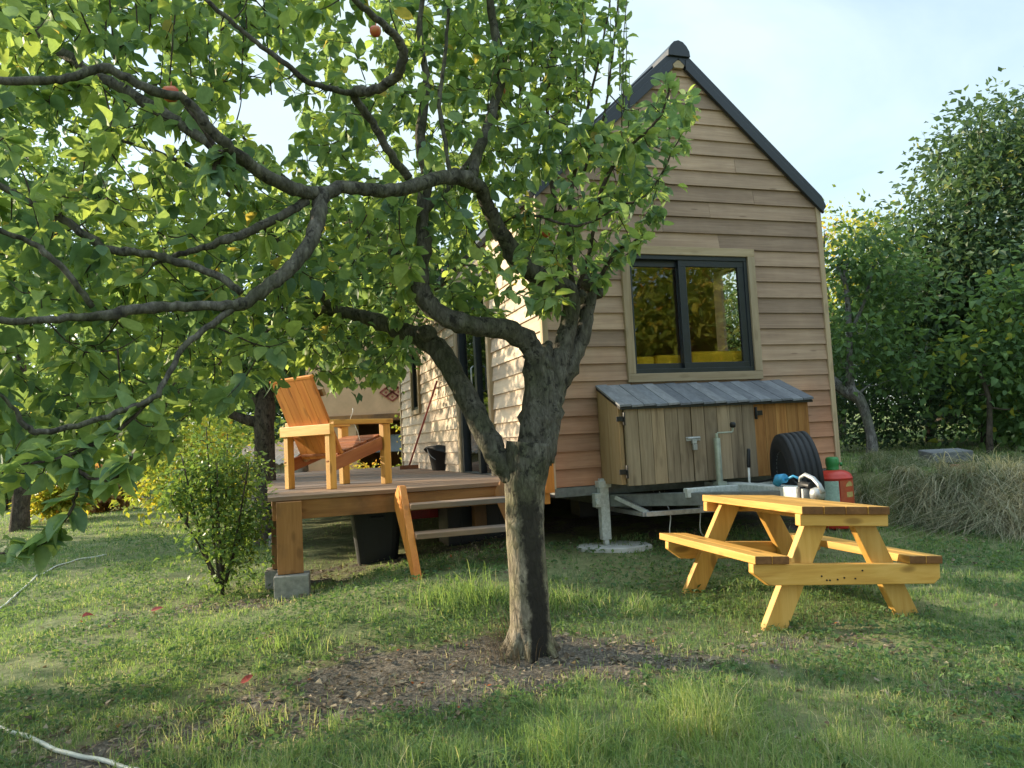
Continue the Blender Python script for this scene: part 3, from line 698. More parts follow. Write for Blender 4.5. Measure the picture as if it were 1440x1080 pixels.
# gas bottle
gb=V(2.50,6.12,0); gb.z=gz(gb.x,gb.y)
gt=-.262+EYE-gb.z
go=empty('gas_bottle',gb,0,'round red gas bottle with a bright green cap standing by the house corner','gas bottle')
m=MB(53); z=gt
m.lathe([(.115,0),(.12,.01),(.12,.035),(.135,.05),(.139,.08),(.139,z-.172),(.1415,z-.170),(.1415,z-.163),(.138,z-.160),(.132,z-.142),(.115,z-.122),(.085,z-.108),(.055,z-.103),(.0,z-.10)],32); m.build('body',M['red'],go)
m=MB(54); m.lathe([(.046,z-.108),(.050,z-.10),(.046,z-.09),(.048,z-.07),(.052,z-.05),(.051,z-.02),(.044,z-.004),(.03,z),(.0,z-.002)],24); m.tube([V(.05,-.02,z-.06),V(.068,-.025,z-.06)],.016,10); m.build('cap',M['green'],go)
def patch(mb,r,a0,a1,z0,z1,n=10):
    b=len(mb.v)
    for k in range(n+1):
        a=a0+(a1-a0)*k/n
        for zz in(z0,z1): mb.v.append((r*math.cos(a),r*math.sin(a),zz)); mb.g.append((0,0,0)); mb.t.append(.5)
    for k in range(n): mb.f.append((b+2*k,b+2*k+2,b+2*k+3,b+2*k+1)); mb.m.append(0); mb.sm.append(True)
m=MB(55); patch(m,.1405,R(205),R(262),z-.38,z-.182); m.build('sticker',M['pale_lab'],go,fix=False)
m=MB(56); patch(m,.1404,R(266),R(335),z-.40,z-.180); m.build('band',M['orange_lab'],go,fix=False)
m=MB(57)
for k in range(12):   # leaf-shaped gold emblem
    a=k/11; w=.018*math.sin(PI*a)**.7+.001; an=R(284)+a*R(34); zc=z-.225+.012*math.sin(a*PI*1.2)+a*.012
    for zz in(zc-w,zc+w): m.v.append((.1414*math.cos(an),.1414*math.sin(an),zz)); m.g.append((0,0,0)); m.t.append(.5)
for k in range(11): m.f.append((2*k,2*k+2,2*k+3,2*k+1)); m.m.append(0); m.sm.append(True)
m.build('emblem',M['gold_lab'],go,fix=False)
m=MB(57); patch(m,.1414,R(286),R(316),z-.31,z-.27,6); m.build('lettering',M['gold_lab'],go,fix=False)

# ================================================================== DECK
dk=empty('wooden_deck',hw(0,0,.052-0),YAW,'low raised wooden terrace on posts along the side of the tiny house','deck')
du0,du1,dv0,dv1=-1.98,-.055,.33,6.35
m=MB(60); v=dv0-.02; r_=random.Random(5)
while v<dv1: m.box(du0-r_.uniform(0,.012),du1,v,v+.137,-.030,r_.uniform(-.002,.001),0); v+=.142
m.build('deck_boards',M['deck'],dk,.003)
m=MB(61)
m.box(du0+.02,du1,dv0,dv0+.045,-.165,-.032,0,.75); m.box(du0+.02,du0+.065,dv0+.047,dv1,-.165,-.032,1,.3); m.box(du1-.05,du1,dv0+.047,dv1,-.165,-.032,1)
v=dv0+.6
while v<dv1: m.box(du0+.067,du1-.052,v,v+.045,-.163,-.033,0,.3); v+=.55
m.build('beam',M['beam'],dk,.004)
postspots=[(du0+.13,dv0-.035,.17),(du0+.07,dv0+.55,.12),(du0+.1,3.3,.12),(du0+.1,5.9,.12),(-.6,3.3,.12),(-.35,dv0+.5,.1)]
DZ=hw(0,0,.052).z
for i,(u,v,w) in enumerate(postspots):
    g=hw(u,v,0); zz=gz(g.x,g.y)-DZ
    if i==0: zb=-.525
    else: zb=zz+.14
    m=MB(62+i); d=.034 if i==0 else .05
    m.box(u-w/2,u+w/2,v-d,v+(.033 if i==0 else .05),zb,(-.036 if i==0 else -.166),2,.9 if i==0 else .4); m.build('post',M['beam'],dk,.003)
    if i in(0,1,2,3):
        m=MB(70+i); h=.20 if i==0 else .14; m.box(-.115,.115,-.10,.10,0,h-.004,0); 
        o=m.build('concrete_block',M['concrete'],None,.006,loc=(g.x+.01,g.y,DZ+zb-h)); o.rotation_euler=(0,0,YAW-.1)
        tag(o,['grey concrete block under the thick front corner post of the deck','smaller concrete block just behind the front corner block of the deck','concrete block under the middle of the deck','concrete block under the far end of the deck'][i],'block','concrete blocks carrying the deck')
m=MB(75); m.box(-.10,-.035,-.12,-.075,-.08,.19,2,.9); m.box(-.10,-.057,-.075,dv0,-.16,-.08,1)
p=m.build('end_post',M['chair'],dk,.003)
# steps
st=empty('wooden_steps',hw(-.66,-.05,-.4),YAW,'two open wooden steps with one slanting side board leading up to the deck','steps')
def su(u,v,z): return V(u+.66,v+.05,z+.4)
for u in(-1.12,-.36):
    m=MB(76); g=hw(u,-.40,0); zb=gz(g.x,g.y)-HB.z
    m.prism([su(u,.12,.085),su(u,.03,.085),su(u,-.46,zb-.02),su(u,-.34,zb-.02),su(u,.29,-.08),su(u,.29,.0)],(.045,0,0),gax=2); m.build('side_board',M['beam'] if u>-1 else M['chair'],st,.003)
for v,z in((-.05,-.035),(-.21,-.215)):
    m=MB(77); m.box(-1.075+.66,-.36+.66,v-.085+.05,v+.085+.05,z-.035+.4,z+.4,0,.6); m.build('tread',M['deck'],st,.004)

# ================================================================== PICNIC TABLE
NLT=V(1.30,3.72,-.388+EYE); 
pc_a=V(-.245,.97,.0); pc_c=V(1.045,.10,-.065); pc_u=V(.05,.0,1)
org=V(1.335,3.74,-.955+EYE)         # below the near left corner of the top
pt=empty('picnic_table',org,0,'small golden stained wooden picnic table with two attached benches on the grass','picnic table')
def q(c,a,z): return pc_c*c+pc_a*a+pc_u*z
def slabq(mb,c0,c1,a0,a1,z0,z1,axis='a',tint=None,end=None):
    if axis=='a':
        P=[q(c0,a0,z0),q(c0,a1,z0),q(c1,a1,z0),q(c1,a0,z0),q(c0,a0,z1),q(c0,a1,z1),q(c1,a1,z1),q(c1,a0,z1)]
        G=[(a0,c0,z0),(a1,c0,z0),(a1,c1,z0),(a0,c1,z0),(a0,c0,z1),(a1,c0,z1),(a1,c1,z1),(a0,c1,z1)]
    else:
        P=[q(c0,a0,z0),q(c1,a0,z0),q(c1,a1,z0),q(c0,a1,z0),q(c0,a0,z1),q(c1,a0,z1),q(c1,a1,z1),q(c0,a1,z1)]
        G=[(c0,a0,z0),(c1,a0,z0),(c1,a1,z0),(c0,a1,z0),(c0,a0,z1),(c1,a0,z1),(c1,a1,z1),(c0,a1,z1)]
    mb.hexa(P,G,tint,0,end)
TW=.425; TL=1.0; TT=.565
m=MB(80)
for i in range(4):
    w=TW/4; slabq(m,i*w+.002,(i+1)*w-.002,-.01*(i%2)*.3,TL,TT-.038,TT,'a',random.Random(i).uniform(.4,.8),1)
m.build('table_top',[M['table'],M['table_end']],pt,.003)
m=MB(81)
for a in(.012,TL-.06): slabq(m,.0,TW,a,a+.045,TT-.095,TT-.039,'c',.7)
slabq(m,.17,.26,.06,TL-.06,TT-.08,TT-.04,'a',.5)
m.build('top_rail',M['table'],pt,.004)
BH=.293
for c0 in(-.235,TW+.075):
    m=MB(82+int(c0>0))
    for k in range(2): slabq(m,c0+k*.081,c0+.079+k*.081,-.018,TL+.05,BH,BH+.038,'a',.55+.2*k,1)
    m.build('bench_seat',[M['table'],M['table_end']],pt,.003)
for a in(.0,TL-.075):
    m=MB(84+int(a>0)); ca,cb=-.235,TW+.235
    if a==0: pts=[(ca+.0,BH-.002),(cb,BH-.002),(cb,BH-.07),(cb-.03,BH-.098),(ca+.075,BH-.103),(ca+.0,BH-.045)]
    else: pts=[(ca+.0,BH-.002),(cb,BH-.002),(cb,BH-.045),(cb-.075,BH-.10),(ca+.075,BH-.10),(ca+.0,BH-.045)]
    m.prism([q(c,a,z) for c,z in pts],pc_a*.045,tint=.75); m.build('bench_beam',M['table'],pt,.004)
for a in(.047,TL-.122):
    for s_ in(0,1):
        m=MB(86+s_)
        def cc(x): return x if s_==0 else TW-x
        tx,bx=.115,-.115; w=.055
        gN=org+q(cc(bx),a,0); zb=(gz(gN.x,gN.y)-gN.z)-.01
        pts=[(tx-w,TT-.096+.05),(tx+w,TT-.096+.05),(bx+w,zb),(bx-w,zb)]
        pts=[(cc(x),z) for x,z in pts]
        m.prism([q(c,a,z) for c,z in pts],pc_a*.045,tint=.8 if s_==0 else .3,gax=2); lg=m.build('leg',M['table'],pt,.004)
rr=random.Random(4)
for k in range(7):
    c=.17+rr.uniform(-.1,.13); z=BH-.05+rr.uniform(-.035,.03); m=MB(88); m.tube([q(c,-.0035,z),q(c,.002,z)],.0042,8); m.build('screw',M['blackm'],pt)

# ================================================================== DECK CHAIR
ca=V(-1.893,6.386,0); cb=V(-1.422,6.009,0); mid=(ca+cb)/2; ang=math.atan2((cb-ca).y,(cb-ca).x)
ch=empty('deck_chair',(mid.x,mid.y,DZ+.002),ang,'orange stained wooden armchair with reclined slatted back on the deck, seen from behind','chair')
hwid=.30; dep=.56
for x in(-hwid,hwid-.055):
    m=MB(90); m.box(x,x+.055,-.03,.03,0,.43,2,.8); m.build('leg',M['table'],ch,.003)
    m=MB(91); m.box(x,x+.055,dep-.03,dep+.045,0,.50,2,.6); m.build('leg',M['table'],ch,.003)
m=MB(92); m.box(-hwid-.03,hwid+.03,-.045,-.003,.425,.508,0,.95); m.build('back_rail',M['table'],ch,.004)
for x in(-hwid-.02,hwid-.062):
    m=MB(93); m.box(x,x+.085,.0,dep+.06,.502,.542,1,.6); m.build('armrest',M['table'],ch,.004)
    xs=x+.03
    m=MB(94); m.beam((xs+.0,-.02,.175),(xs+.0,dep-.02,.345),.03,.10,tint=.4); m.build('seat_rail',M['chair_red'],ch,.003)
m=MB(95); k=6
for i in range(k):
    y=.10+i*.078; z=.245+.31*(y)-.0; m.beam((-hwid+.06,y+.03,z),(hwid-.06,y+.03,z),.072,.02,side=(0,-.3,1))
m.build('seat',M['chair_red'],ch,.003)
m=MB(96)
p0=V(0,.135,.24); p1=V(0,-.15,.87); n=5; w=2*(hwid-.035)/n
for i in range(n):
    x=-hwid+.035+w*(i+.5); m.beam(p0+V(x,0,0),p1+V(x,0,0),w-.0015,.026,side=(0,-.9,-.4),tint=random.Random(i+3).uniform(.3,.8))
m.beam(p1+V(-hwid+.03,-.002,.008),p1+V(hwid-.03,-.002,.008),.034,.022,side=(0,-.4,.9),tint=.8)
m.build('backrest',M['chair'],ch,.002)
m=MB(97)
for x in(-hwid+.05,hwid-.09): m.beam(V(x,.16,.22),V(x,-.10,.80),.045,.035,side=(0,-.9,-.4))
m.beam(V(-hwid+.04,-.085,.74)+V(0,.05,.02),V(hwid-.04,-.085,.74)+V(0,.05,.02),.03,.06,side=(0,-.4,.9)); m.build('back_frame',M['boxedge'],ch,.003)
m=MB(98); m.tube(catmull([V(hwid-.02,.20,.545),V(hwid+.0,.21,.60),V(hwid-.01,.22,.63)],4),.0025,6);m.tube(catmull([V(hwid-.02,.20,.545),V(hwid+.03,.22,.46),V(hwid+.02,.26,.36)],4),.0025,6); m.build('cord',M['white'],ch)

# things on and under the deck
bk=empty('bucket',(-.865,9.12,DZ),0.3,'black plastic bucket with a dark cloth over its rim on the deck beside the door','bucket')
m=MB(100); m.lathe([(.0,.0),(.125,.0),(.13,.01),(.17,.25),(.182,.255),(.184,.275),(.172,.277),(.165,.255),(.125,.02),(.0,.015)],28); m.build('pail',M['blackp'],bk)
m=MB(101); n=26; r_=random.Random(9)
prof=[]
for k in range(n):
    th=2*PI*k/n; 
    for r0,z0 in((.10,.285),(.16,.292),(.195,.28),(.205+.02*math.sin(th*3),.235+.035*math.sin(th*2+1))): m.v.append((r0*math.cos(th),r0*math.sin(th),z0+r_.uniform(-.008,.008))); m.g.append((0,0,0)); m.t.append(.5)
for k in range(n):
    for j in range(3):
        a=k*4+j;b=((k+1)%n)*4+j; m.f.append((a,b,b+1,a+1)); m.m.append(0); m.sm.append(True)
m.build('cloth',M['blackp'],bk)
m=MB(102); m.tube([V(.185*math.cos(t),-.02-.1*math.sin(t),.26-.16*math.sin(t)) for t in [PI*k/10 for k in range(11)]],.004,6); m.build('handle',M['galv'],bk)
br=empty('broom',hw(-.22,4.75,.055),0,'thin red broom handle leaning against the pale side wall','broom')
a=V(0,0,.04); b=hw(-.05,3.6,1.05+.05)-hw(-.22,4.75,.055)
m=MB(103); m.tube([a,b],.012,10); m.build('handle',M['stickred'],br)
m=MB(104); m.box(-.12,.12,-.025,.025,.0,.05,2); m.build('head',M['rust'],br,.005)
def tub():
    x,y=-1.19,6.45; z=gz(x,y); o=empty('black_tub',(x,y,z-.02),.25,'big black plastic tub standing in the dark under the deck','tub')
    m=MB(105); h=DZ-.19-z
    P=[]
    pr=[(.0,.16,.14),(h*.96,.21,.18),(h*.965,.235,.205),(h,.235,.205),(h,.20,.17),(.04,.15,.13)]
    for z_,a,b in pr:
        for k in range(24):
            t=2*PI*k/24; c,s=math.cos(t),math.sin(t); e=.35; m.v.append((a*math.copysign(abs(c)**e,c),b*math.copysign(abs(s)**e,s),z_)); m.g.append((0,0,0)); m.t.append(.5)
    for i in range(len(pr)-1):
        for k in range(24): m.f.append((i*24+k,i*24+(k+1)%24,(i+1)*24+(k+1)%24,(i+1)*24+k)); m.m.append(0); m.sm.append(False)
    m.f.append(tuple(range(24))[::-1]); m.m.append(0); m.sm.append(False)
    m.build('body',M['blackp'],o)
    m=MB(106); m.box(-.06,.06,-.222,-.206,h-.07,h-.04,0); m.build('handle',M['blackp'],o,.004)
tub()
def crate(x,y,w,d,h,mat,label,rz,name='crate',zt=None):
    z=gz(x,y)-.01 if zt is None else zt-h; m=MB(107); t=.012
    m.box(-w,w,-d,d,0,t,0); m.box(-w,w,-d,-d+t,t,h,0);m.box(-w,w,d-t,d,t,h,0);m.box(-w,-w+t,-d+t,d-t,t,h,1);m.box(w-t,w,-d+t,d-t,t,h,1)
    m.box(-w-.012,w+.012,-d-.012,-d,h-.025,h,0);m.box(-w-.012,w+.012,d,d+.012,h-.025,h,0)
    for k in(-.6,-.2,.2,.6): m.box(k*w-.006,k*w+.006,-d-.007,-d,.01,h-.027,2)
    o=m.build(name,mat,None,.003,loc=(x,y,z)); o.rotation_euler=(0,0,rz); tag(o,label,'crate'); return o
crate(-.86,7.0,.17,.13,.17,M['redp'],'red plastic crate hanging just under the deck behind the steps',.3,zt=DZ-.17)
crate(-.38,6.7,.28,.2,.33,M['blackp'],'dark storage crate pushed under the deck behind the lower step',.3)
crate(.9,7.6,.35,.25,.3,M['blackp'],'black box lying in the dark under the trailer',.1,'storage_crate')
o=MB(108); o.tube([V(0,0,0),V(.12,.03,-.02),V(.16,.03,-.03)],[.014,.016,.01],8); o=o.build('pipe_piece',M['white'],None,loc=(-.62,6.55,DZ-.285)); tag(o,'short white pipe piece beside the red crate under the deck','pipe')

# ================================================================== APPLE TREE
TB=V(.0,3.6,0); base=at(745,918,3.6); TB=V(base.x,base.y,gz(base.x,base.y))
apple=empty('apple_tree',TB,0,'gnarled old apple tree with spreading leafy limbs standing in front of the tiny house','tree')
ATB=np.array(TB)
def px(p): return np.array(at(p[0],p[1],p[2]))
# limbs traced as (photo x, photo y, distance, radius in m)
LIMBS=[
 ('trunk',[(748,935,3.60,.125),(747,905,3.60,.106),(745,860,3.6,.093),(742,800,3.6,.088),(738,740,3.6,.087),(738,690,3.6,.096),(742,650,3.6,.110),(744,622,3.6,.108)]),
 ('limb',[(744,650,3.6,.074),(750,600,3.6,.062),(752,550,3.6,.054),(751,505,3.6,.050),(740,478,3.58,.050),(700,462,3.52,.05),(655,456,3.45,.043),(615,440,3.4,.042),(594,415,3.38,.042),(590,385,3.35,.038),(597,345,3.3,.034),(592,300,3.3,.03),(600,250,3.3,.026),(590,190,3.3,.022),(600,120,3.3,.018),(590,40,3.3,.012),(600,-40,3.3,.008)]),
 ('limb',[(757,650,3.62,.076),(768,600,3.64,.068),(778,550,3.66,.058),(786,510,3.68,.048),(796,470,3.7,.044),(804,430,3.68,.042),(797,405,3.64,.042),(765,392,3.58,.043),(735,372,3.5,.042),(712,340,3.42,.037),(695,310,3.35,.033),(684,285,3.28,.030),(672,262,3.2,.030),(645,250,3.08,.028),(610,252,2.95,.027),(575,264,2.85,.026),(530,268,2.75,.025),(485,263,2.66,.023),(452,272,2.6,.022),(415,266,2.5,.022),(370,244,2.4,.021),(325,210,2.3,.018),(290,175,2.24,.016),(262,140,2.2,.014),(215,128,2.15,.013),(160,100,2.1,.012),(130,97,2.08,.012),(95,110,2.04,.011),(40,113,2.0,.011),(-60,112,1.95,.009),(-200,100,1.9,.006)]),
 ('limb',[(748,655,3.62,.092),(755,600,3.63,.078),(762,550,3.63,.064),(764,515,3.64,.054),(768,495,3.65,.036),(772,482,3.66,.018)]),
 ('limb',[(772,570,3.68,.05),(793,525,3.72,.05),(814,485,3.75,.042),(825,440,3.76,.036),(828,410,3.76,.038),(831,386,3.76,.028)]),
 ('limb',[(725,668,3.6,.062),(705,650,3.6,.058),(685,615,3.62,.056),(662,570,3.66,.054),(640,530,3.7,.052),(618,494,3.75,.052),(590,475,3.8,.048),(555,462,3.85,.042),(520,448,3.9,.036),(490,440,3.92,.033),(455,437,3.95,.028),(430,448,3.98,.024),(395,462,4.02,.018),(350,480,4.05,.013),(300,520,4.05,.008)]),
 ('limb',[(452,272,2.6,.026),(449,300,2.56,.026),(440,330,2.52,.025),(415,370,2.46,.024),(380,400,2.40,.022),(340,427,2.35,.018),(290,431,2.3,.015),(240,431,2.26,.015),(180,436,2.2,.015),(155,442,2.18,.016),(120,446,2.15,.012),(70,449,2.1,.011),(0,452,2.06,.010),(-120,462,2.0,.008)]),
 ('limb',[(432,282,2.56,.016),(395,303,2.5,.015),(345,328,2.45,.014),(315,338,2.42,.013),(275,352,2.4,.01),(240,362,2.4,.008),(215,372,2.4,.006)]),
 ('limb',[(340,412,2.36,.012),(300,385,2.36,.012),(240,365,2.36,.012),(200,356,2.36,.012),(150,350,2.36,.013),(120,330,2.36,.013),(80,303,2.36,.012),(35,280,2.36,.011),(0,262,2.36,.011),(-80,235,2.36,.008)]),
 ('limb',[(338,428,2.35,.011),(300,455,2.3,.010),(262,485,2.25,.009),(238,525,2.2,.008),(215,560,2.15,.008),(170,578,2.1,.008),(120,595,2.05,.008),(60,608,2.0,.008),(38,600,1.98,.008),(15,570,1.95,.005),(-20,540,1.9,.003)]),
 ('limb',[(130,432,2.2,.009),(108,400,2.16,.009),(75,365,2.12,.009),(50,345,2.1,.008),(10,328,2.06,.007),(-60,305,2.,.005)]),
 ('limb',[(575,250,2.86,.017),(555,225,2.8,.016),(528,180,2.72,.015),(508,150,2.66,.015),(497,130,2.62,.017),(520,128,2.56,.016),(550,115,2.5,.017),(566,90,2.44,.016),(565,62,2.4,.015),(545,40,2.34,.012),(515,15,2.28,.010),(480,-20,2.2,.008),(440,-90,2.1,.005)]),
 ('limb',[(498,133,2.62,.011),(465,125,2.58,.01),(430,112,2.52,.01),(395,85,2.46,.009),(360,60,2.42,.008),(330,35,2.38,.008),(290,0,2.34,.007),(250,-50,2.3,.005)]),
 ('limb',[(632,248,3.02,.010),(626,200,3.04,.009),(618,150,3.06,.009),(624,90,3.06,.008),(630,20,3.06,.007),(628,-60,3.06,.005)]),
 ('limb',[(662,258,3.18,.024),(672,215,3.28,.024),(688,170,3.36,.022),(705,110,3.42,.022),(700,60,3.46,.021),(690,15,3.48,.02),(684,-60,3.5,.016),(690,-160,3.52,.01)]),
 ('limb',[(345,230,2.36,.014),(290,200,2.5,.017),(240,165,2.62,.02),(180,130,2.72,.022),(130,102,2.8,.022),(90,75,2.86,.021),(45,40,2.9,.02),(0,12,2.95,.018),(-70,-40,3.,.013),(-150,-90,3.0,.008)]),
 ('twig',[(826,412,3.74,.012),(850,380,3.7,.010),(868,352,3.66,.009),(885,345,3.62,.007),(905,330,3.58,.004)]),
 ('twig',[(700,325,3.4,.008),(720,305,3.36,.007),(760,305,3.3,.006),(805,318,3.25,.006),(840,308,3.2,.005),(868,290,3.16,.003)]),
 ('twig',[(806,425,3.7,.013),(830,350,3.6,.010),(845,270,3.5,.010),(875,215,3.42,.008),(905,190,3.36,.007),(930,160,3.32,.006),(940,128,3.3,.004),(936,112,3.3,.002)]),
 ('twig',[(845,285,3.5,.008),(890,285,3.44,.006),(920,262,3.4,.005),(940,225,3.36,.004),(960,185,3.34,.002)]),
 ('twig',[(805,400,3.68,.014),(800,300,3.8,.012),(820,180,3.9,.009),(846,70,3.95,.006),(860,-10,4.0,.003)]),
 ('twig',[(780,300,3.8,.012),(770,180,3.9,.010),(776,80,4.0,.007),(785,-20,4.,.004)]),
 ('twig',[(822,240,3.84,.008),(852,150,3.9,.006),(862,60,3.94,.004),(868,5,3.96,.002)]),
 ('twig',[(215,560,2.16,.006),(180,592,2.12,.006),(140,620,2.08,.006),(95,642,2.05,.005),(60,648,2.02,.004),(0,656,2.,.003)]),
 ('twig',[(98,642,2.05,.005),(118,668,2.02,.006),(150,675,2.0,.006),(170,665,1.98,.006),(184,640,1.96,.006)]),
 ('twig',[(105,655,2.04,.004),(108,690,2.02,.004),(95,725,2.,.004),(68,758,1.98,.004),(45,768,1.96,.003),(0,778,1.94,.003)]),
 ('twig',[(262,150,2.3,.008),(330,240,2.35,.007)]),
 ('twig',[(322,208,2.31,.008),(308,222,2.3,.009),(300,238,2.28,.010),(296,252,2.27,.007)]),
 ('limb',[(592,400,3.36,.028),(560,360,3.7,.026),(520,330,4.0,.022),(470,300,4.2,.018),(400,250,4.4,.013),(330,180,4.5,.008)]),
 ('limb',[(594,300,3.3,.02),(650,240,3.7,.018),(690,180,4.0,.015),(720,100,4.2,.011),(740,20,4.3,.007)]),
 ('limb',[(470,438,3.94,.022),(440,400,3.8,.018),(400,350,3.7,.015),(340,290,3.6,.012),(260,230,3.5,.010),(150,190,3.4,.007)]),
]
nodes=[];segr=[]
m=MB(200); jr=random.Random(8); tw=MB(201)
for kind,pts in LIMBS:
    c=catmull([list(px(p))+[p[3]] for p in pts],5)
    P=[V(*q[:3])-TB for q in c]; rad=[max(float(q[3]),.0015) for q in c]
    if kind!='trunk':
        for i in range(1,len(P)-1):
            j=.003+rad[i]*.05; P[i]=P[i]+V(jr.uniform(-j,j),jr.uniform(-j,j),jr.uniform(-j,j))
            rad[i]*=1+jr.uniform(-.05,.06)+(.22 if jr.random()<.04 else 0)
    (tw if kind=='twig' else m).tube(P,rad,16 if kind=='trunk' else (14 if rad[0]>.05 else 9),lump=.05 if rad[0]>.05 else .03)
    if kind!='trunk':
        for q,r in zip(c,rad): 
            if r<.03: nodes.append(q[:3]); segr.append(r)
# knobs and pruning scars
for (x,y,d,r) in((828,398,3.74,.05),(812,418,3.7,.045),(838,410,3.8,.04),(600,470,3.74,.05),(578,472,3.8,.045),(655,250,3.06,.034),(660,255,3.1,.03),(765,388,3.54,.045),(845,395,3.74,.03),(560,440,3.84,.035)):
    b=V(*px((x,y,d)))-TB; a=V(jr.uniform(-1,1),jr.uniform(-1,1),jr.uniform(.2,1)).normalized()*r*.9
    m.tube([b-a*.9,b-a*.4,b+a*.3,b+a*.8,b+a],[r*.5,r*.95,r,r*.7,r*.25],10,lump=.18)
for k in range(7):   # root flare
    t=2*PI*k/7+.3; d=V(math.cos(t),math.sin(t),0); m.tube([d*.04+V(0,0,.12),d*.075+V(0,0,.04),d*.14+V(0,0,-.02)],[.045,.042,.02],8,lump=.12)
trunk=m.build('trunk',M['apple_bark'],apple,fix=False)

# crown: short leafy shoots grown outward from the limbs through the volume the crown fills
POLY=[(-140,-160),(760,-160),(830,-60),(845,60),(830,150),(850,190),(905,160),(950,95),(980,150),(960,245),(940,300),(915,345),(885,365),(865,360),(850,400),(815,440),(775,440),(745,430),(705,455),(650,455),(600,440),(575,500),(560,530),(500,545),(440,525),(390,540),(320,570),(265,610),(215,650),(150,670),(110,650),(40,690),(-140,720)]
def inpoly(x,y,poly):
    c=np.zeros(len(x),bool); n=len(poly); j=n-1
    for i in range(n):
        xi,yi=poly[i];xj,yj=poly[j]
        k=((yi>y)!=(yj>y))&(x<(xj-xi)*(y-yi)/(yj-yi+1e-9)+xi); c^=k; j=i
    return c
r2=np.random.default_rng(21)
N=12000
X=r2.uniform(-140,980,N); Y=r2.uniform(-160,700,N); k=inpoly(X,Y,POLY); X=X[k];Y=Y[k]
near=1.95+(X.clip(-100,900)+100)/1000*1.35
D=near+ (r2.random(len(X))**.85)*(2.0-.7*(X>700)); D=np.where((Y>420)&(X>420),3.5+r2.random(len(X))*1.1,D); D=np.minimum(D,4.9)
keep=r2.random(len(X))<np.where((Y>480)&(X<380),.75,np.where((X<520)&(Y<330),.72,.95))*np.where((X>820),.7,1.)
# let holes show through
keep&= (vnoise(X,Y,.013,31)+.35*vnoise(X,Y,.035,12))>np.where((X<420)&(Y<330),.43,.22)
X,Y,D=X[keep],Y[keep],D[keep]
T=np.array([px((a,b,c)) for a,b,c in zip(X,Y,D)])
nd=np.array(nodes); dist=np.sqrt(((T[:,None]-nd[None])**2).sum(-1)).min(1); o_=np.argsort(dist)
T=T[o_]; T=T[np.sort(r2.permutation(len(T))[:2750])]; print('shoots',len(T))
nodes_l=[np.array(n) for n in nodes]; maxn=len(nodes_l)+len(T)*4; NA=np.zeros((maxn,3)); NA[:len(nodes_l)]=nodes_l; nn=len(nodes_l)
lp=[];ld=[];ln=[];ls=[];lt=[]
for t in T:
    d=((NA[:nn]-t)**2).sum(1); i=int(d.argmin()); s=NA[i].copy(); L=math.sqrt(d[i])
    if L<.03: continue
    if L>.85: continue
    mdp=(s+t)/2+r2.normal(size=3)*.06*L+np.array([0,0,-.08*L]); tt=t+np.array([0,0,.05*L])
    c=catmull([s,mdp,tt],4); r0=min(.0065,.0022+.006*L)
    tw.tube([V(*p)-TB for p in c],[r0*(1-.7*j/(len(c)-1)) for j in range(len(c))],5,cap=False)
    for p in c[2::2]:
        NA[nn]=p; nn+=1
    nl=int(6+9*min(L,.5)/.5+r2.integers(0,4)); ax=(t-s)/L
    shade=r2.normal()*.13
    spur=np.r_[r2.uniform(.25 if L>.12 else 0,1.,2+int(L*7)),1.]
    for j in range(nl):
        f=float(np.clip(spur[r2.integers(len(spur))]+r2.normal()*.02,0,1)); fi=f*(len(c)-1); a=int(min(fi,len(c)-2)); p=c[a]+(c[a+1]-c[a])*(fi-a)
        dr=ax*.45+r2.normal(size=3)*.8+np.array([0,0,.05]); dr/=np.linalg.norm(dr)
        lp.append(p+dr*.012); ld.append(dr+np.array([0,0,-.32])); ln.append(np.array([0,0,1.])+r2.normal(size=3)*.55); ls.append(r2.uniform(.032,.092)); lt.append(np.clip(.54+shade+r2.normal()*.22,0,.9) if r2.random()>.008 else 1.)
lp=np.array(lp)
# clumps hugging the listed twigs (the shoots that stand against the sky and the gable)
def shoot(pts,n,s0=.06,up=.5,seed=1):
    rg=np.random.default_rng(seed); c=catmull([px(p) for p in pts],8); L=len(c)-1; A=[];B=[];Cn=[];S=[]
    for k in range(n):
        f=(k+.5)/n*L; i=int(min(f,L-1)); p=c[i]+(c[i+1]-c[i])*(f-i); ax=c[i+1]-c[i]; ax/=np.linalg.norm(ax)+1e-9
        d=ax*up+rg.normal(size=3)*np.array([.8,.8,.45]); A.append(p); B.append(d); Cn.append(np.array([0,0,1.])+rg.normal(size=3)*.5); S.append(s0*rg.uniform(.7,1.15))
    return A,B,Cn,S
EX=[]
for i,(kd,pts) in enumerate(LIMBS):
    if kd=='twig' and len(pts)>3: EX.append(shoot([(a,b,c) for a,b,c,_ in pts],int(10+len(pts)*5),.062 if pts[0][0]>500 else .075,.5,i))
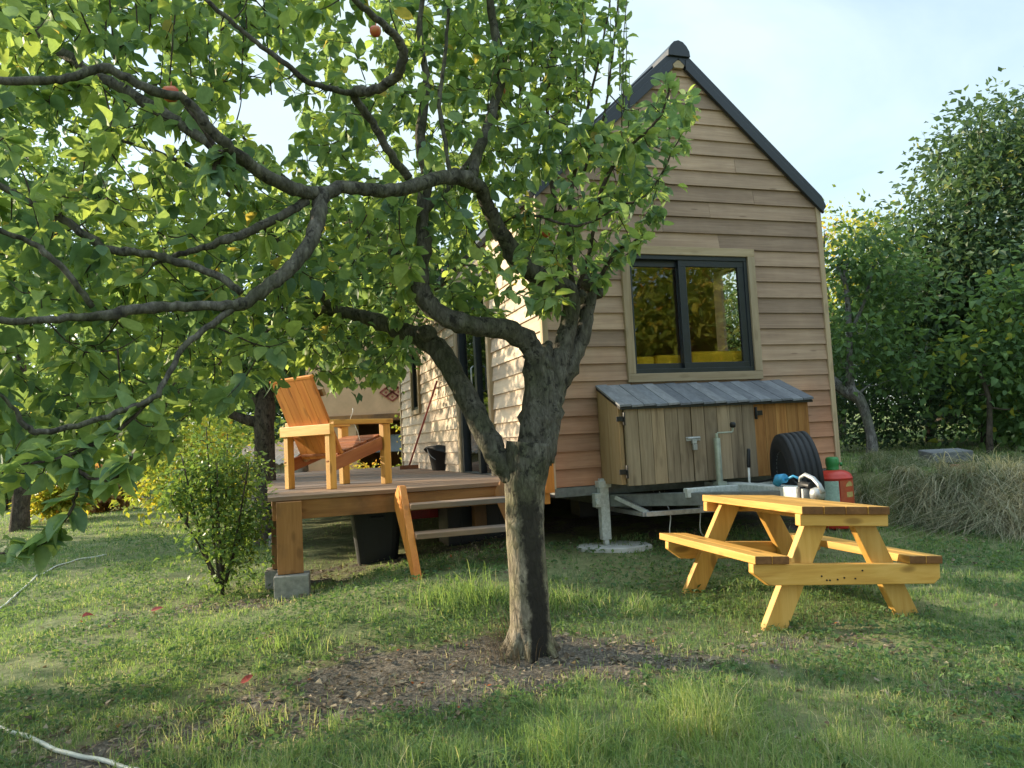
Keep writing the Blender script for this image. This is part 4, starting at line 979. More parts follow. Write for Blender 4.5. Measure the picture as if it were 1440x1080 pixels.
# upright one-year shoots on the skyline
for k in range(26):
    x0=700+r2.uniform(0,185); y0=r2.uniform(90,230); x1=x0+r2.uniform(-10,28); d=r2.uniform(3.6,4.3); y1=y0-r2.uniform(120,230)
    if x1>885: x1=885
    pts=[(x0,y0,d),((x0+x1)/2+r2.uniform(-6,6),(y0+y1)/2,d),(x1,y1,d)]
    tw.tube([V(*p)-TB for p in catmull([px(p) for p in pts],5)],[.004,.0037,.0034,.003,.0028,.0025,.0022,.002,.0018,.0015,.0012],5,cap=False)
    EX.append(shoot(pts,int(r2.integers(13,22)),.058,.75,100+k))
for k in range(16):
    x0=60+r2.uniform(0,400); y0=r2.uniform(40,150); d=r2.uniform(2.4,3.2); x1=x0+r2.uniform(-15,15); y1=y0-r2.uniform(100,180); pts=[(x0,y0,d),((x0+x1)/2,(y0+y1)/2,d),(x1,y1,d)]
    tw.tube([V(*p)-TB for p in catmull([px(p) for p in pts],5)],[.003]*11,5,cap=False); EX.append(shoot(pts,14,.062,.75,200+k))
for A,B,Cn,S in EX:
    lp=np.r_[lp,np.array(A)]; ld+=B; ln+=Cn; ls+=S; lt+=list(np.clip(r2.normal(.5,.18,len(A)),0,.95))
ntw=tw.build('branches',M['twig'],apple,fix=False)
leaves('crown',lp,np.array(ld),np.array(ln),np.array(ls),M['apple_leaf'],apple,tint=np.array(lt),rg=r2,origin=ATB)
print('apple leaves',len(lp))
for (x,y,d,r) in((240,132,2.28,.026),(528,44,2.5,.02),(768,328,3.5,.02),(706,128,3.6,.018)):
    p=V(*px((x,y,d)))-TB; m=MB(210)
    pr=[(0,-.85),(.45,-.92),(.8,-.6),(1,-.05),(.92,.5),(.6,.85),(.25,.86),(0,.68)]
    m.lathe([(a*r,b*r) for a,b in pr],16,Matrix.Translation(p)@Matrix.Rotation(.4,4,'X')); m.tube([p+V(0,0,r*.6),p+V(.003,0,r*1.5)],.0018,5); m.build('apple',M['applefruit'],apple,fix=False)

# ================================================================== OTHER TREES AND SHRUBS
def tree(name,label,cat,basep,height,blobs,leafm,barkm,nclump,lpc,lsize,trunk_pts=None,tr=.1,seed=1,kind='simple',spread=.28,group=None,limbs=None,clear=0,tintm=.5):
    """blobs: (x,y,z,rx,ry,rz) ellipsoids relative to the base; a branch runs to every leaf clump"""
    rg=np.random.default_rng(seed); b=V(basep[0],basep[1],basep[2] if len(basep)>2 else gz(basep[0],basep[1]))
    o=empty(name,b,0,label,cat,group)
    m=MB(seed); tp=trunk_pts or [(0,0,-.1,tr*1.35),(0,0,.15,tr*1.05),(.02*height,0,height*.35,tr*.85),(-.01*height,.02*height,height*.55,tr*.5),(0,0,height*.7,tr*.15)]
    c=catmull([np.array(p) for p in tp],5); m.tube([V(*p[:3]) for p in c],[max(float(p[3]),.004) for p in c],10,lump=.08)
    sk=[(p[:3],p[3]) for p in c if p[2]>clear]
    for lb in(limbs or []):
        c=catmull([np.array(p) for p in lb],5); m.tube([V(*p[:3]) for p in c],[max(float(p[3]),.003) for p in c],8,lump=.08); sk+=[(p[:3],p[3]) for p in c[3:]]
    cap=len(sk)+nclump*3; S=np.zeros((cap,3)); SR=np.zeros(cap); ns=len(sk)
    for i,(p,r) in enumerate(sk): S[i]=p; SR[i]=r
    vol=np.array([q[3]*q[4]*q[5] for q in blobs])**.75; vol/=vol.sum(); CL=[]
    for bi in rg.choice(len(blobs),nclump,p=vol):
        q=blobs[bi]; d=rg.normal(size=3); d/=np.linalg.norm(d); rr=min(rg.random()**.42*(1+.14*rg.normal()),1.08)
        CL.append((q[0]+d[0]*q[3]*rr,q[1]+d[1]*q[4]*rr,q[2]+d[2]*q[5]*rr))
    CL=np.array(CL); CL=CL[CL[:,2]>.08]
    dd=np.sqrt(((CL[:,None]-S[None,:ns])**2).sum(-1)).min(1); CL=CL[np.argsort(dd)]
    P=[];Dn=[];tn=[]
    for cl in CL:
        d=((S[:ns]-cl)**2).sum(1); i=int(d.argmin()); s=S[i].copy(); L=math.sqrt(d[i]); r=min(SR[i]*.6,.012+.03*L*tr/.1)
        if L>.02:
            c=catmull([s,(s+cl)/2+rg.normal(size=3)*.09*L+np.array([0,0,-.05*L]),cl],3); m.tube([V(*p) for p in c],[max(r*(1-.75*j/(len(c)-1)),.0025) for j in range(len(c))],5,cap=False)
            for p in(c[3],c[5] if len(c)>5 else c[-1]):
                if ns<cap: S[ns]=p; SR[ns]=max(r*.5,.004); ns+=1
        k=int(lpc*rg.uniform(.5,1.5)); pp=rg.normal(size=(k,3))*spread*np.array([1,1,.75])*rg.uniform(.6,1.25); P.append(cl+pp); Dn.append(pp/spread+rg.normal(size=(k,3))*.8+np.array([0,0,-.3])); tn.append(np.clip(tintm+rg.normal()*.16+rg.normal(size=k)*.15,0,1))
    P=np.concatenate(P);Dn=np.concatenate(Dn);tn=np.concatenate(tn); ok=P[:,2]>.03; P,Dn,tn=P[ok],Dn[ok],tn[ok]
    m.build('trunk',barkm,o,fix=False)
    n=len(P); leaves('crown',P,Dn,np.array([0,0,1.])+rg.normal(size=(n,3))*.7,lsize*rg.uniform(.65,1.3,n),leafm,o,'leaf' if kind=='leaf' else 'simple',tint=tn,rg=rg,curl=True)
    return o
g3=lambda x,y,Y: at(x,y,Y)
def rel(b,x,y,Y):
    p=at(x,y,Y); return (p.x-b[0],p.y-b[1],p.z-b[2])
# --- right side
b=at(1225,652,8.2); B=(b.x,b.y,gz(b.x,b.y))
def TP(B,L): return [(*rel(B,x,y,Y),r) for x,y,Y,r in L]
tree('young_tree','slim young tree with forked grey trunk and yellow green top, beside the house corner','tree',B,3.4,
 [(*rel(B,1205,370,8.4),.50,.5,.55),(*rel(B,1240,420,8.6),.5,.5,.5),(*rel(B,1195,480,8.4),.35,.5,.5),(*rel(B,1245,520,8.6),.5,.6,.5)],M['green_leaf'],M['bark_grey'],120,26,.09,
 trunk_pts=[(0,0,-.2,.075),*TP(B,[(1226,620,8.2,.055),(1218,585,8.2,.05),(1208,560,8.2,.055),(1196,545,8.25,.05),(1195,500,8.3,.032),(1193,440,8.3,.03),(1188,380,8.3,.02)])],
 limbs=[TP(B,[(1212,565,8.2,.045),(1185,548,8.3,.06),(1160,530,8.4,.06),(1130,520,8.6,.04)]),TP(B,[(1195,470,8.3,.022),(1215,425,8.3,.018),(1228,375,8.3,.01)]),TP(B,[(1196,420,8.3,.02),(1178,375,8.3,.012)])],seed=31,spread=.17,kind='simple',tintm=.45)
b=at(1185,640,13.); B=(b.x,b.y,gz(b.x,b.y))
tree('autumn_tree','tree with bright yellow autumn top rising behind the young tree','tree',B,5,[(*rel(B,1205,335,13),.75,.8,.5),(*rel(B,1190,420,13),.7,1,.8)],M['yellow_leaf'],M['bark'],110,40,.085,tr=.09,seed=32,spread=.25,tintm=.5)
b=at(1400,640,9.6); B=(b.x,b.y,gz(b.x,b.y))
tree('large_tree','tall dense dark green tree filling the right edge of the garden','tree',B,4.6,
 [(*rel(B,1400,230,9.8),.75,1.,.75),(*rel(B,1330,300,9.6),.6,.9,.62),(*rel(B,1465,225,10.4),1.1,1.2,1.0),(*rel(B,1380,420,9.6),1.1,1.2,1.0),(*rel(B,1300,380,9.8),.55,.8,.7),(*rel(B,1450,520,9.4),.8,1.1,.9),(*rel(B,1500,380,10.0),1.2,1.3,1.4)],M['dark_leaf'],M['bark'],760,40,.10,tr=.14,seed=33,spread=.25,tintm=.5)
b=at(1310,640,10.6); B=(b.x,b.y,gz(b.x,b.y))
tree('hazel_bush','broad green bush filling the gap between young tree and large tree','bush',B,2.4,[(0,0,1.5,.9,.9,.9),(-.9,.2,1.2,.8,.8,.9),(.9,0,1.0,.9,.8,.8),(-.3,0,2.2,.6,.7,.5)],M['green_leaf'],M['bark'],260,40,.09,tr=.05,seed=34,spread=.22,tintm=.45)
b=at(1395,655,7.9); B=(b.x,b.y,gz(b.x,b.y))
tree('leafy_shrub','leafy shrub with broad mid green leaves at the right edge on top of the bank','bush',B,1.6,[(.25,.2,.95,.5,.5,.75),(.8,.1,1.3,.6,.6,.9),(.5,.2,.35,.6,.5,.35)],M['green_leaf'],M['bark'],130,30,.08,tr=.03,seed=35,spread=.17,kind='leaf',tintm=.5)
b=at(1225,655,9.4); B=(b.x,b.y,gz(b.x,b.y))
tree('bramble_bush','low tangled dark bush behind the thin trunk beside the house','bush',B,1.2,[(0,0,.6,.9,.6,.7),(1.1,.3,.5,.9,.6,.5),(-.6,0,1.1,.5,.5,.6),(1.8,.1,.4,.7,.5,.35)],M['dark_leaf'],M['bark'],190,34,.07,tr=.03,seed=36,spread=.2,tintm=.3)
# --- left and behind
b=at(376,755,8.6); B=(b.x,b.y,gz(b.x,b.y))
tree('cherry_tree','dark trunked tree behind the shrub and the deck chair, low limbs and shaded crown','tree',B,4,
 [(*rel(B,440,470,8.6),.9,1.0,.55),(*rel(B,330,430,8.8),1.0,1.1,.75),(*rel(B,510,400,9.0),.8,1.,.85),(*rel(B,240,420,8.8),.9,1.0,.7),(*rel(B,440,340,9.2),1.2,1.2,.7),(*rel(B,500,485,8.3),.45,.6,.22),(*rel(B,600,370,9.4),.8,.9,.7),(*rel(B,300,520,8.7),.5,.7,.35)],M['green_leaf'],M['bark'],400,36,.095,
 trunk_pts=[(0,0,-.1,.16),*TP(B,[(376,735,8.6,.12),(374,680,8.6,.11),(372,620,8.6,.11),(372,585,8.6,.115),(378,540,8.6,.07),(384,500,8.6,.055),(386,440,8.6,.05),(392,380,8.7,.035),(400,300,8.8,.02)])],
 limbs=[TP(B,[(368,595,8.6,.07),(345,590,8.55,.055),(318,580,8.5,.045),(280,565,8.4,.03),(230,540,8.3,.02)]),TP(B,[(370,575,8.6,.07),(355,545,8.7,.055),(335,500,8.8,.045),(320,430,8.9,.03)]),TP(B,[(392,440,8.6,.04),(450,420,8.6,.03),(520,400,8.7,.02)]),TP(B,[(386,500,8.6,.04),(405,535,8.5,.035),(380,510,8.6,.03)])],seed=41,spread=.24,clear=1.6,tintm=.42)
b=at(312,836,5.75); B=(b.x,b.y,gz(b.x,b.y))
sh=[];
for k,(x,y) in enumerate(((255,640),(290,600),(320,610),(350,650),(240,700),(360,700),(305,650))):
    sh.append(TP(B,[(312+(x-312)*.1,820,5.75,.012),(312+(x-312)*.5,760,5.75+.05*(k%3-1),.009),(x,y,5.75+.15*(k%3-1),.004)]))
tree('garden_shrub','upright leafy green shrub on several thin stems left of the deck','bush',B,1.2,
 [(*rel(B,300,690,5.8),.28,.26,.30),(*rel(B,318,760,5.75),.25,.22,.22),(*rel(B,275,645,5.8),.17,.18,.2),(*rel(B,340,670,5.8),.15,.16,.2),(*rel(B,250,700,5.75),.12,.15,.12),(*rel(B,312,805,5.75),.13,.13,.09),(*rel(B,335,730,5.75),.2,.2,.2)],M['yg_leaf'],M['bark'],250,18,.042,
 trunk_pts=[(0,0,-.03,.02),(0,0,.1,.016),(-.02,0,.5,.011),(-.03,0,1.0,.005)],limbs=sh,seed=42,spread=.07,tintm=.38)
b=at(28,745,14.5); B=(b.x,b.y,gz(b.x,b.y))
tree('tall_tree','tree with thick grey trunk at the far left, lawn running up to its foot','tree',B,6,[(.3,0,5.2,2.2,2.,1.6),(-1.5,0,4.2,1.8,1.8,1.2),(2.2,0,4.6,1.6,1.6,1.1),(.5,0,6.5,1.6,1.6,1.2)],M['green_leaf'],M['bark'],260,34,.16,tr=.16,seed=43,spread=.42,clear=2.6)
b=at(196,712,25); B=(b.x,b.y,gz(b.x,b.y))
tree('distant_tree','small tree with straight dark trunk far back on the sunny lawn','tree',B,4.5,[(0,0,4.2,1.8,1.6,1.3),(.8,0,3.2,1.1,1,.7)],M['green_leaf'],M['bark'],130,30,.2,tr=.19,seed=44,spread=.42,clear=1.9)
ys=[(85,727,16,1.1,M['yellow_leaf'],'yellow autumn bush beside the thick grey trunk at far left','yellow_bush'),
    (150,722,18,1.1,M['red_leaf'],'brownish pink bush to the right of the yellow autumn bush','brown_bush'),
    (262,720,12.5,2.1,M['yellow_leaf'],'tall bright yellow bush behind the garden shrub','yellow_bush'),
    (236,712,24,1.6,M['green_leaf'],'dark green bush far back on the lawn beside the small distant tree','bush'),
    (10,735,22,2.2,M['yg_leaf'],'yellow green bush behind the thick trunk at the far left','bush'),
    (310,712,17,2.6,M['yg_leaf'],'pale green bush in front of the corrugated roof shed','bush')]
for i,(x,y,Y,h,mt,lab,nm) in enumerate(ys):
    b=at(x,y,Y); B=(b.x,b.y,gz(b.x,b.y)); w=h*.42
    tree(nm,lab,'bush',B,h,[(0,0,h*.5,w,w,h*.38),(-w*.6,.1,h*.38,w*.7,w*.7,h*.28),(w*.6,.1,h*.42,w*.7,w*.7,h*.3)],mt,M['bark'],80,30,.06*Y/8+.02,tr=.03,seed=50+i,spread=.16*h/1.6+.04,tintm=.55)
bk_=[(-30,34,9,'broad green tree far behind at the left end of the garden','large_tree',M['green_leaf']),(-20.5,36,8,'yellow green tree far behind the brown bush','large_tree',M['yg_leaf']),(-14.5,40,9,'tall green tree far behind the small distant tree','large_tree',M['green_leaf']),(-8.8,33,8,'tall green tree behind the beige farm building','large_tree',M['dark_leaf']),
     (-17.5,27,5,'round green tree at the back edge of the sunny lawn','large_tree',M['green_leaf']),(-24,28,6,'yellow leaved tree at the back edge of the lawn far left','large_tree',M['yellow_leaf']),(9.5,17,4.3,'green tree behind the tall dark tree at the right','large_tree',M['green_leaf']),(5.8,20,4.6,'green tree behind the autumn tree right of the house','large_tree',M['dark_leaf'])]
for i,(x,y,h,lab,nm,mt) in enumerate(bk_):
    w=h*.36; tree('background_tree',lab,'tree',(x,y,gz(x,y)),h,[(0,0,h*.6,w,w,h*.34),(-w*.7,0,h*.42,w*.7,w*.7,h*.28),(w*.7,0,h*.46,w*.7,w*.7,h*.28),(0,0,h*.25,w*.8,w*.8,h*.2)],mt,M['bark'],150,50,.0085*y,tr=.22,seed=70+i,spread=.5)
# trees behind the photographer (they mirror in the window) and an unseen row added at the left to shade the lawn, with gaps for the low sun
for i,(x,y,h,mt,lab) in enumerate(((10,-1.5,5.5,M['yellow_leaf'],'golden autumn tree beside the viewpoint, beyond the frame at the right'),(14.5,-3,8,M['yg_leaf'],'yellow green tree beyond the frame at the right'),(10.5,3.,5.5,M['green_leaf'],'green tree beyond the frame on the right, nearest the house'),(13,-9,8,M['green_leaf'],'green tree behind the viewpoint, far to the right'))):
    w=h*.36; tree('garden_tree',lab,'tree',(x,y,gz(x,y)),h,[(0,0,h*.62,w,w,h*.34),(-w*.6,0,h*.45,w*.7,w*.7,h*.26),(w*.6,0,h*.45,w*.7,w*.7,h*.26)],mt,M['bark'],120,34,.26,tr=.2,seed=90+i,spread=.5)
for i,(x,y,h,wr,lab) in enumerate(SUNROW):
    w=h*wr; tree('shading_tree',lab,'tree',(x,y,gz(x,y)),h,[(0,0,h*.6,w,w,h*.36),(-w*.6,.2,h*.42,w*.7,w*.7,h*.3),(w*.6,.2,h*.42,w*.7,w*.7,h*.3),(0,.3,h*.2,w*.7,w*.7,h*.16)],M['green_leaf'],M['bark'],150,34,.24,tr=.18,seed=110+i,spread=.45)

# ================================================================== BACKGROUND BUILDINGS
def bld():
    Y=15.; a=at(432,600,Y); lx=a.x; z_l=at(510,592,Y).z; zg=gz(-3,Y+.5)-.1; rx=lx+3.6
    o=empty('farm_building',(lx,Y,zg),0,'old beige plastered building with a red diamond emblem seen beyond the deck','building'); h=z_l-zg
    m=MB(300); m.box(0,3.6,0,.25,h,h+2.6,0); m.box(0,.95,0,.25,0,h,2); m.box(2.7,3.6,0,.25,0,h,2);m.box(0,3.6,3.2,3.4,0,h+2.6,0);m.box(0,.2,.25,3.2,0,h+2.6,1);m.box(3.4,3.6,.25,3.2,0,h+2.6,1);m.box(.2,3.4,.25,3.2,h+.02,h+.12,1); m.build('wall',M['plaster'],o)
    m=MB(301); m.box(.45,2.9,-.07,-.002,h-.02,h+.12,0); m.build('lintel',M['beam'],o,.01)
    m=MB(302); m.prism([V(-.3,-.35,h+2.55),V(4,-.35,h+2.55),V(4,1.8,h+3.5),V(-.3,1.8,h+3.5)],(0,0,.08)); m.prism([V(-.3,3.8,h+2.55),V(4,3.8,h+2.55),V(4,1.8,h+3.5),V(-.3,1.8,h+3.5)],(0,0,.08)); m.build('roof',M['rust'],o)
    m=MB(303); m.box(.0,1.35,-.12,-.003,.0,.66,0); m.build('brick_wall',M['brick'],o)
    e=at(551,551,Y-.05); ex,ez=e.x-lx,e.z-zg; m=MB(304); s=.125
    for i in range(2):
        for j in range(2):
            cx=ex+(i-j)*s*1.0; cz=ez+(i+j-1)*s*.72; r,t=s*.92,.028
            q=[(cx-r,cz),(cx,cz+r*.72),(cx+r,cz),(cx,cz-r*.72)]
            for k in range(4):
                (x0,z0),(x1,z1)=q[k],q[(k+1)%4]; m.beam((x0,-.012,z0),(x1,-.012,z1),.02,t,side=(z1-z0,0,-(x1-x0)))
            m.box(cx-.02,cx+.02,-.02,-.003,cz-.02,cz+.02,0)
    m.build('emblem',M['emblem'],o)
    m=MB(305); m.box(.75,1.85,.5,1.2,.95,1.30,0); m.box(.8,.86,.5,.56,0,.95,2); m.box(1.75,1.8,.5,.56,0,.95,2); 
    t=m.build('covered_table',M['bluecloth'],None,.02,loc=(lx,Y,zg)); tag(t,'table under a pale blue cloth in the dark opening of the beige building','table')
    p=at(575,665,13.6); tree('climbing_plant','tall climbing plant with small yellow leaves in front of the beige building','plant',(p.x,p.y,gz(p.x,p.y)),1.7,[(0,0,1.2,.12,.12,.6),(.05,0,.5,.18,.15,.4),(-.1,0,.3,.25,.2,.25)],M['yellow_leaf'],M['bark'],46,16,.07,tr=.014,seed=130,spread=.08)
    p=at(515,668,13.); tree('yellow_shrub','small bright yellow shrub behind the deck under the building opening','bush',(p.x,p.y,gz(p.x,p.y)),.8,[(0,0,.4,.28,.25,.35)],M['yellow_leaf'],M['bark'],34,20,.06,tr=.012,seed=131,spread=.08,tintm=.75)
    p=at(420,668,11.5); m=MB(306)
    m.prism([V(-.12,0,0),V(.12,0,0),V(.12,0,.42),V(.06,0,.52),V(-.06,0,.52),V(-.12,0,.42)],(0,.12,0)); q_=m.build('stone_post',M['slab'],None,.01,loc=(p.x,p.y,gz(p.x,p.y)-.02)); tag(q_,'short pale stone post standing behind the deck left of the brick wall','post')
bld()
def shed():
    a=at(318,665,14.5); zg=gz(a.x,a.y)-.1; o=empty('low_shed',(a.x,a.y,zg),0,'low shed with a pale corrugated sheet roof behind the dark tree trunk','shed')
    zr=at(330,655,14.5).z-zg
    m=MB(310); n=46; b=len(m.v)
    for k in range(n+1):
        x=k*1.35/n-.1; z=.02*math.sin(k*1.57)
        for y,dz in((-.15,0.),(1.6,.42)): m.v.append((x,y,zr+dz+z)); m.g.append((0,0,0)); m.t.append(.5)
    for k in range(n): m.f.append((2*k,2*k+2,2*k+3,2*k+1)); m.m.append(0); m.sm.append(False)
    r_=m.build('roof',M['corr'],o); md=r_.modifiers.new('solid','SOLIDIFY'); md.thickness=.012
    m=MB(311)
    for k in range(11): m.box(k*.115,k*.115+.105,0,.03,0,zr-.03,2)
    m.box(0,1.25,1.4,1.45,0,zr+.3,0);m.box(-.03,-.002,0,1.4,0,zr-.02,1);m.box(1.25,1.28,0,1.4,0,zr-.02,1); m.build('wall',M['corr'],o)
shed()
def bench():
    a=at(170,722,22.); z=gz(a.x,a.y); o=empty('garden_bench',(a.x,a.y,z),.2,'small white garden bench far back on the sunny lawn','bench'); m=MB(312)
    m.box(-.5,.5,0,.4,.4,.44,0); m.build('seat',M['white'],o); m=MB(313)
    for z_ in(.55,.68,.81): m.box(-.5,.5,.4,.43,z_,z_+.08,0)
    for x in(-.48,0,.44): m.box(x,x+.04,.432,.46,.0,.9,2)
    m.build('backrest',M['white'],o)
    for x in(-.48,.43):
        m=MB(314); m.box(x,x+.05,0,.05,0,.399,2); m.build('leg',M['white'],o)
bench()
# stone slab and rusty boards on the bank
p=at(1345,668,6.9); SLAB=p; z=gz(p.x,p.y); m=MB(315); m.prism([V(-.20,0,0),V(.19,.03,.0),V(.20,.28,.02),V(-.17,.3,.02)],(0,0,.10)); o=m.build('stone_slab',M['stone'],None,.01,loc=(p.x,p.y,z+.045)); tag(o,'flat grey stone slab lying in the dry grass on top of the bank','slab')
p=at(1360,685,6.6); m=MB(316); m.box(-.13,.12,-.03,.03,0,.045,0); o=m.build('brick_piece',M['rust'],None,.008,loc=(p.x,p.y,gz(p.x,p.y)+.01)); o.rotation_euler=(0,0,.2); tag(o,'broken reddish brick in the dry grass just below the stone slab','brick')
# hoses
def hose(pts,r,label):
    P=[]
    for x,y in pts:
        # find the ground point under this line of sight
        lo=None
        for Y in np.arange(1.5,40,.02):
            p=at(x,y,Y)
            if p.z<gz(p.x,p.y): lo=p; break
        P.append((lo.x,lo.y))
    c=catmull([np.array(q_) for q_ in P],8); m=MB(320); pts3=[V(a,b,gz(a,b)+r*.9+.004) for a,b in c]; o0=pts3[len(pts3)//2].copy()
    m.tube([p-o0 for p in pts3],r,8); o=m.build('garden_hose',M['hose'],None,fix=False,loc=o0); tag(o,label,'hose')
hose([(-60,1010),(0,1028),(40,1042),(95,1064),(150,1078),(215,1100)],.0085,'pale garden hose lying in the grass at the bottom left corner')
hose([(-50,880),(0,858),(30,832),(65,806),(105,790),(150,782)],.009,'pale garden hose curving across the lawn at the left edge')

# ================================================================== GRASS, STRAW AND FALLEN LEAVES
def blades(name,P,Hh,Wd,mat,tint,lean=.35,rg=None,bias=(0,0)):
    n=len(P); a=rg.uniform(0,2*PI,n); sx=np.cos(a)[:,None];sy=np.sin(a)[:,None]; side=np.c_[sx,sy,np.zeros(n)]
    la=rg.uniform(0,2*PI,n); ll=rg.random(n)**1.3*lean; L=np.c_[np.cos(la)*ll+bias[0],np.sin(la)*ll+bias[1],np.zeros(n)]
    up=np.array([0,0,1.]); H3=Hh[:,None]; W3=Wd[:,None]
    m1=P+up*H3*.5+L*H3*.35; m2=P+up*H3*.86*(1-.25*ll[:,None])+L*H3*.95; t=P+up*H3*(1-.45*ll[:,None])+L*H3*1.5
    v=np.stack([P-side*W3*.5,P+side*W3*.5,m1-side*W3*.42,m1+side*W3*.42,m2-side*W3*.25,m2+side*W3*.25,t],1).reshape(-1,3)
    off=(np.arange(n)*7)[:,None,None]; q_=(np.array([(0,1,3,2),(2,3,5,4)])[None]+off).reshape(-1,4); t3=(np.array([(4,5,6)])[None]+off).reshape(-1,3)
    o=npmesh(name,v,[q_,t3],mat,tint=np.repeat(tint,7)); o['kind']='stuff'; return o
def under_house(x,y):
    u=(x-HB.x)*math.cos(YAW)+(y-HB.y)*math.sin(YAW); v=-(x-HB.x)*math.sin(YAW)+(y-HB.y)*math.cos(YAW)
    return (u>-.1)&(u<2.5)&(v>.25)&(v<6.4), (u>-1.9)&(u<-.1)&(v>.6)&(v<6.3)
g=np.random.default_rng(5)
n=520000
yy=1.7*np.exp(g.random(n)*math.log(38/1.7)); xx=g.uniform(-1,1,n)*(yy*.74+.5)
# tufts: pull blades towards scattered tuft centres
cs=np.round(np.c_[xx,yy]/.07); jx=vnoise(cs[:,0],cs[:,1],1,61); jy=vnoise(cs[:,0],cs[:,1],1,62); near_=(yy<9)&(g.random(n)<.45)
xx=np.where(near_,cs[:,0]*.07+(jx-.5)*.07+g.normal(size=n)*.014,xx); yy=np.where(near_,cs[:,1]*.07+(jy-.5)*.07+g.normal(size=n)*.014,yy)
so_=soil(xx,yy); uh,ud=under_house(xx,yy)
patch_=vnoise(xx,yy,1.7,41)*.45+vnoise(xx,yy,5,42)*.3+vnoise(xx,yy,13,43)*.25
tuft=vnoise(xx,yy,9,63)
def gb_(cx,cy,rx,ry): return np.exp(-(((xx-cx)/rx)**2+((yy-cy)/ry)**2))
tall=1.0*gb_(.62,2.75,.18,.28)+.75*gb_(.1,2.5,.25,.25)+.6*gb_(-.55,2.40,.6,.2)+.7*gb_(1.05,2.35,.25,.25)+1.35*gb_(-.28,4.25,.42,.16)+1.25*gb_(.42,4.25,.25,.15)+.5*gb_(-1.1,3.8,.35,.18)+.35*gb_(-1.0,2.9,.5,.25)+.45*gb_(.2,2.15,1.2,.2)
tall*=.35+1.3*tuft
keep=(g.random(n)>np.clip(so_*1.15,0,.95))&(~uh)&(g.random(n)<np.where(ud,.12,1.))&(g.random(n)<.15+.85*sstep((patch_-.34)/.22))
bkd=bankd(xx,yy)*bankmask(xx,yy); keep&=(bkd<.15)|(g.random(n)<.75)
xx,yy,so_,patch_,tall,tuft=xx[keep],yy[keep],so_[keep],patch_[keep],tall[keep],tuft[keep]
zz=ground(xx,yy); n=len(xx)
Hh=(.010+.020*patch_+.020*tuft+.10*np.clip(tall,0,1.3)*g.uniform(.4,1.1,n))*g.uniform(.5,1.45,n)*(1+.015*yy)
Wd=.0027*(yy/3)**.75*g.uniform(.6,1.4,n)*(1+.25*tall)
tt_=np.clip(.10+.5*patch_+g.normal(size=n)*.17+.30*np.clip(tall,0,1)+.18*sstep((vnoise(xx,yy,.9,47)-.4)/.25),0,.84); dry=g.random(n)<(.035+.13*(vnoise(xx,yy,2.3,44)>.58)+.25*(so_>.2)+.2*np.exp(-(((xx-1.9)/.8)**2+((yy-3.)/.35)**2))); tt_=np.where(dry,g.uniform(.86,1,n),tt_)  # tall tufts tinted yellower; by the trunk this paints in the sunlit strip
blades('grass',np.c_[xx,yy,zz-.003],Hh,Wd,M['grass'],tt_,.95,g); print('grass',n)
# clover and other low broad-leaved lawn weeds
n=95000; yy=1.8*np.exp(g.random(n)*math.log(14/1.8)); xx=g.uniform(-1,1,n)*(yy*.72+.4); k=(vnoise(xx,yy,2.6,71)*.6+vnoise(xx,yy,8,72)*.4>.5)&(soil(xx,yy)<.5); uh,ud=under_house(xx,yy); k&=~uh&~ud&(bankd(xx,yy)*bankmask(xx,yy)<.1)
xx,yy=xx[k],yy[k]; n=len(xx); zz=ground(xx,yy)+g.uniform(.004,.03,n)
D_=np.c_[g.normal(size=n),g.normal(size=n),g.uniform(0,.8,n)]; o=leaves('lawn_weeds',np.c_[xx,yy,zz],D_,np.array([0,0,1.])+g.normal(size=(n,3))*.35,g.uniform(.010,.034,n)*(yy/3)**.4,M['green_leaf'],None,'simple',tint=np.clip(g.normal(.4,.2,n),0,.88),rg=g); o['kind']='stuff'
# long dry grass: drooping tussocks over the bank
def arcs(name,P,Hh,Wd,dx,dy,mat,tint,rg,droop):
    n=len(P); st=5; V_=[]; side=np.c_[-dy,dx,np.zeros(n)]; side/=np.linalg.norm(side,axis=1,keepdims=True)+1e-9
    for k in range(st):
        f=k/(st-1); z=Hh*(1.35*f-droop*f*f); r=Hh*(.25*f+.75*f*f); c=P+np.c_[dx*r,dy*r,z]; w=(Wd*(1-f*.9)*.5)[:,None]; V_+= [c-side*w,c+side*w]
    v=np.stack(V_,1).reshape(-1,3); off=(np.arange(n)*2*st)[:,None,None]; q_=(np.array([(2*k,2*k+1,2*k+3,2*k+2) for k in range(st-1)])[None]+off).reshape(-1,4)
    o=npmesh(name,v,q_,mat,tint=np.repeat(tint,2*st)); o['kind']='stuff'
nc=620; s_=g.uniform(-.1,3.8,nc); d_=np.where(g.random(nc)<.5,np.abs(g.normal(size=nc))*.22+.02,g.uniform(.1,2.0,nc))
cx=BANK0[0]+_bd[0]*s_+_bn[0]*d_; cy=BANK0[1]+_bd[1]*s_+_bn[1]*d_; ok=bankmask(cx,cy)>.3; ok&=(g.random(nc)<np.where(cx>3.3,1,.62))&(np.hypot(cx-SLAB.x,cy-SLAB.y+.22)>.27); cx,cy,s_,d_=cx[ok],cy[ok],s_[ok],d_[ok]; nc=len(cx)
per=52; I=np.repeat(np.arange(nc),per); n=len(I); cax=g.uniform(-1,1,nc)*1.6; chh=g.uniform(.05,.24,nc)*np.where((cx>3.3)&(cx<4.4),1.35,.9)*np.where(d_>.7,.7,1.)
ctn=np.clip(.20+.62*sstep((cx-3.35)/.5)*(d_<.9)+g.normal(size=nc)*.2-.12*(d_>.7),0,1)
bx=cx[I]+g.normal(size=n)*.03; by=cy[I]+g.normal(size=n)*.03; P=np.c_[bx,by,ground(bx,by)]; face=(d_[I]<.40)
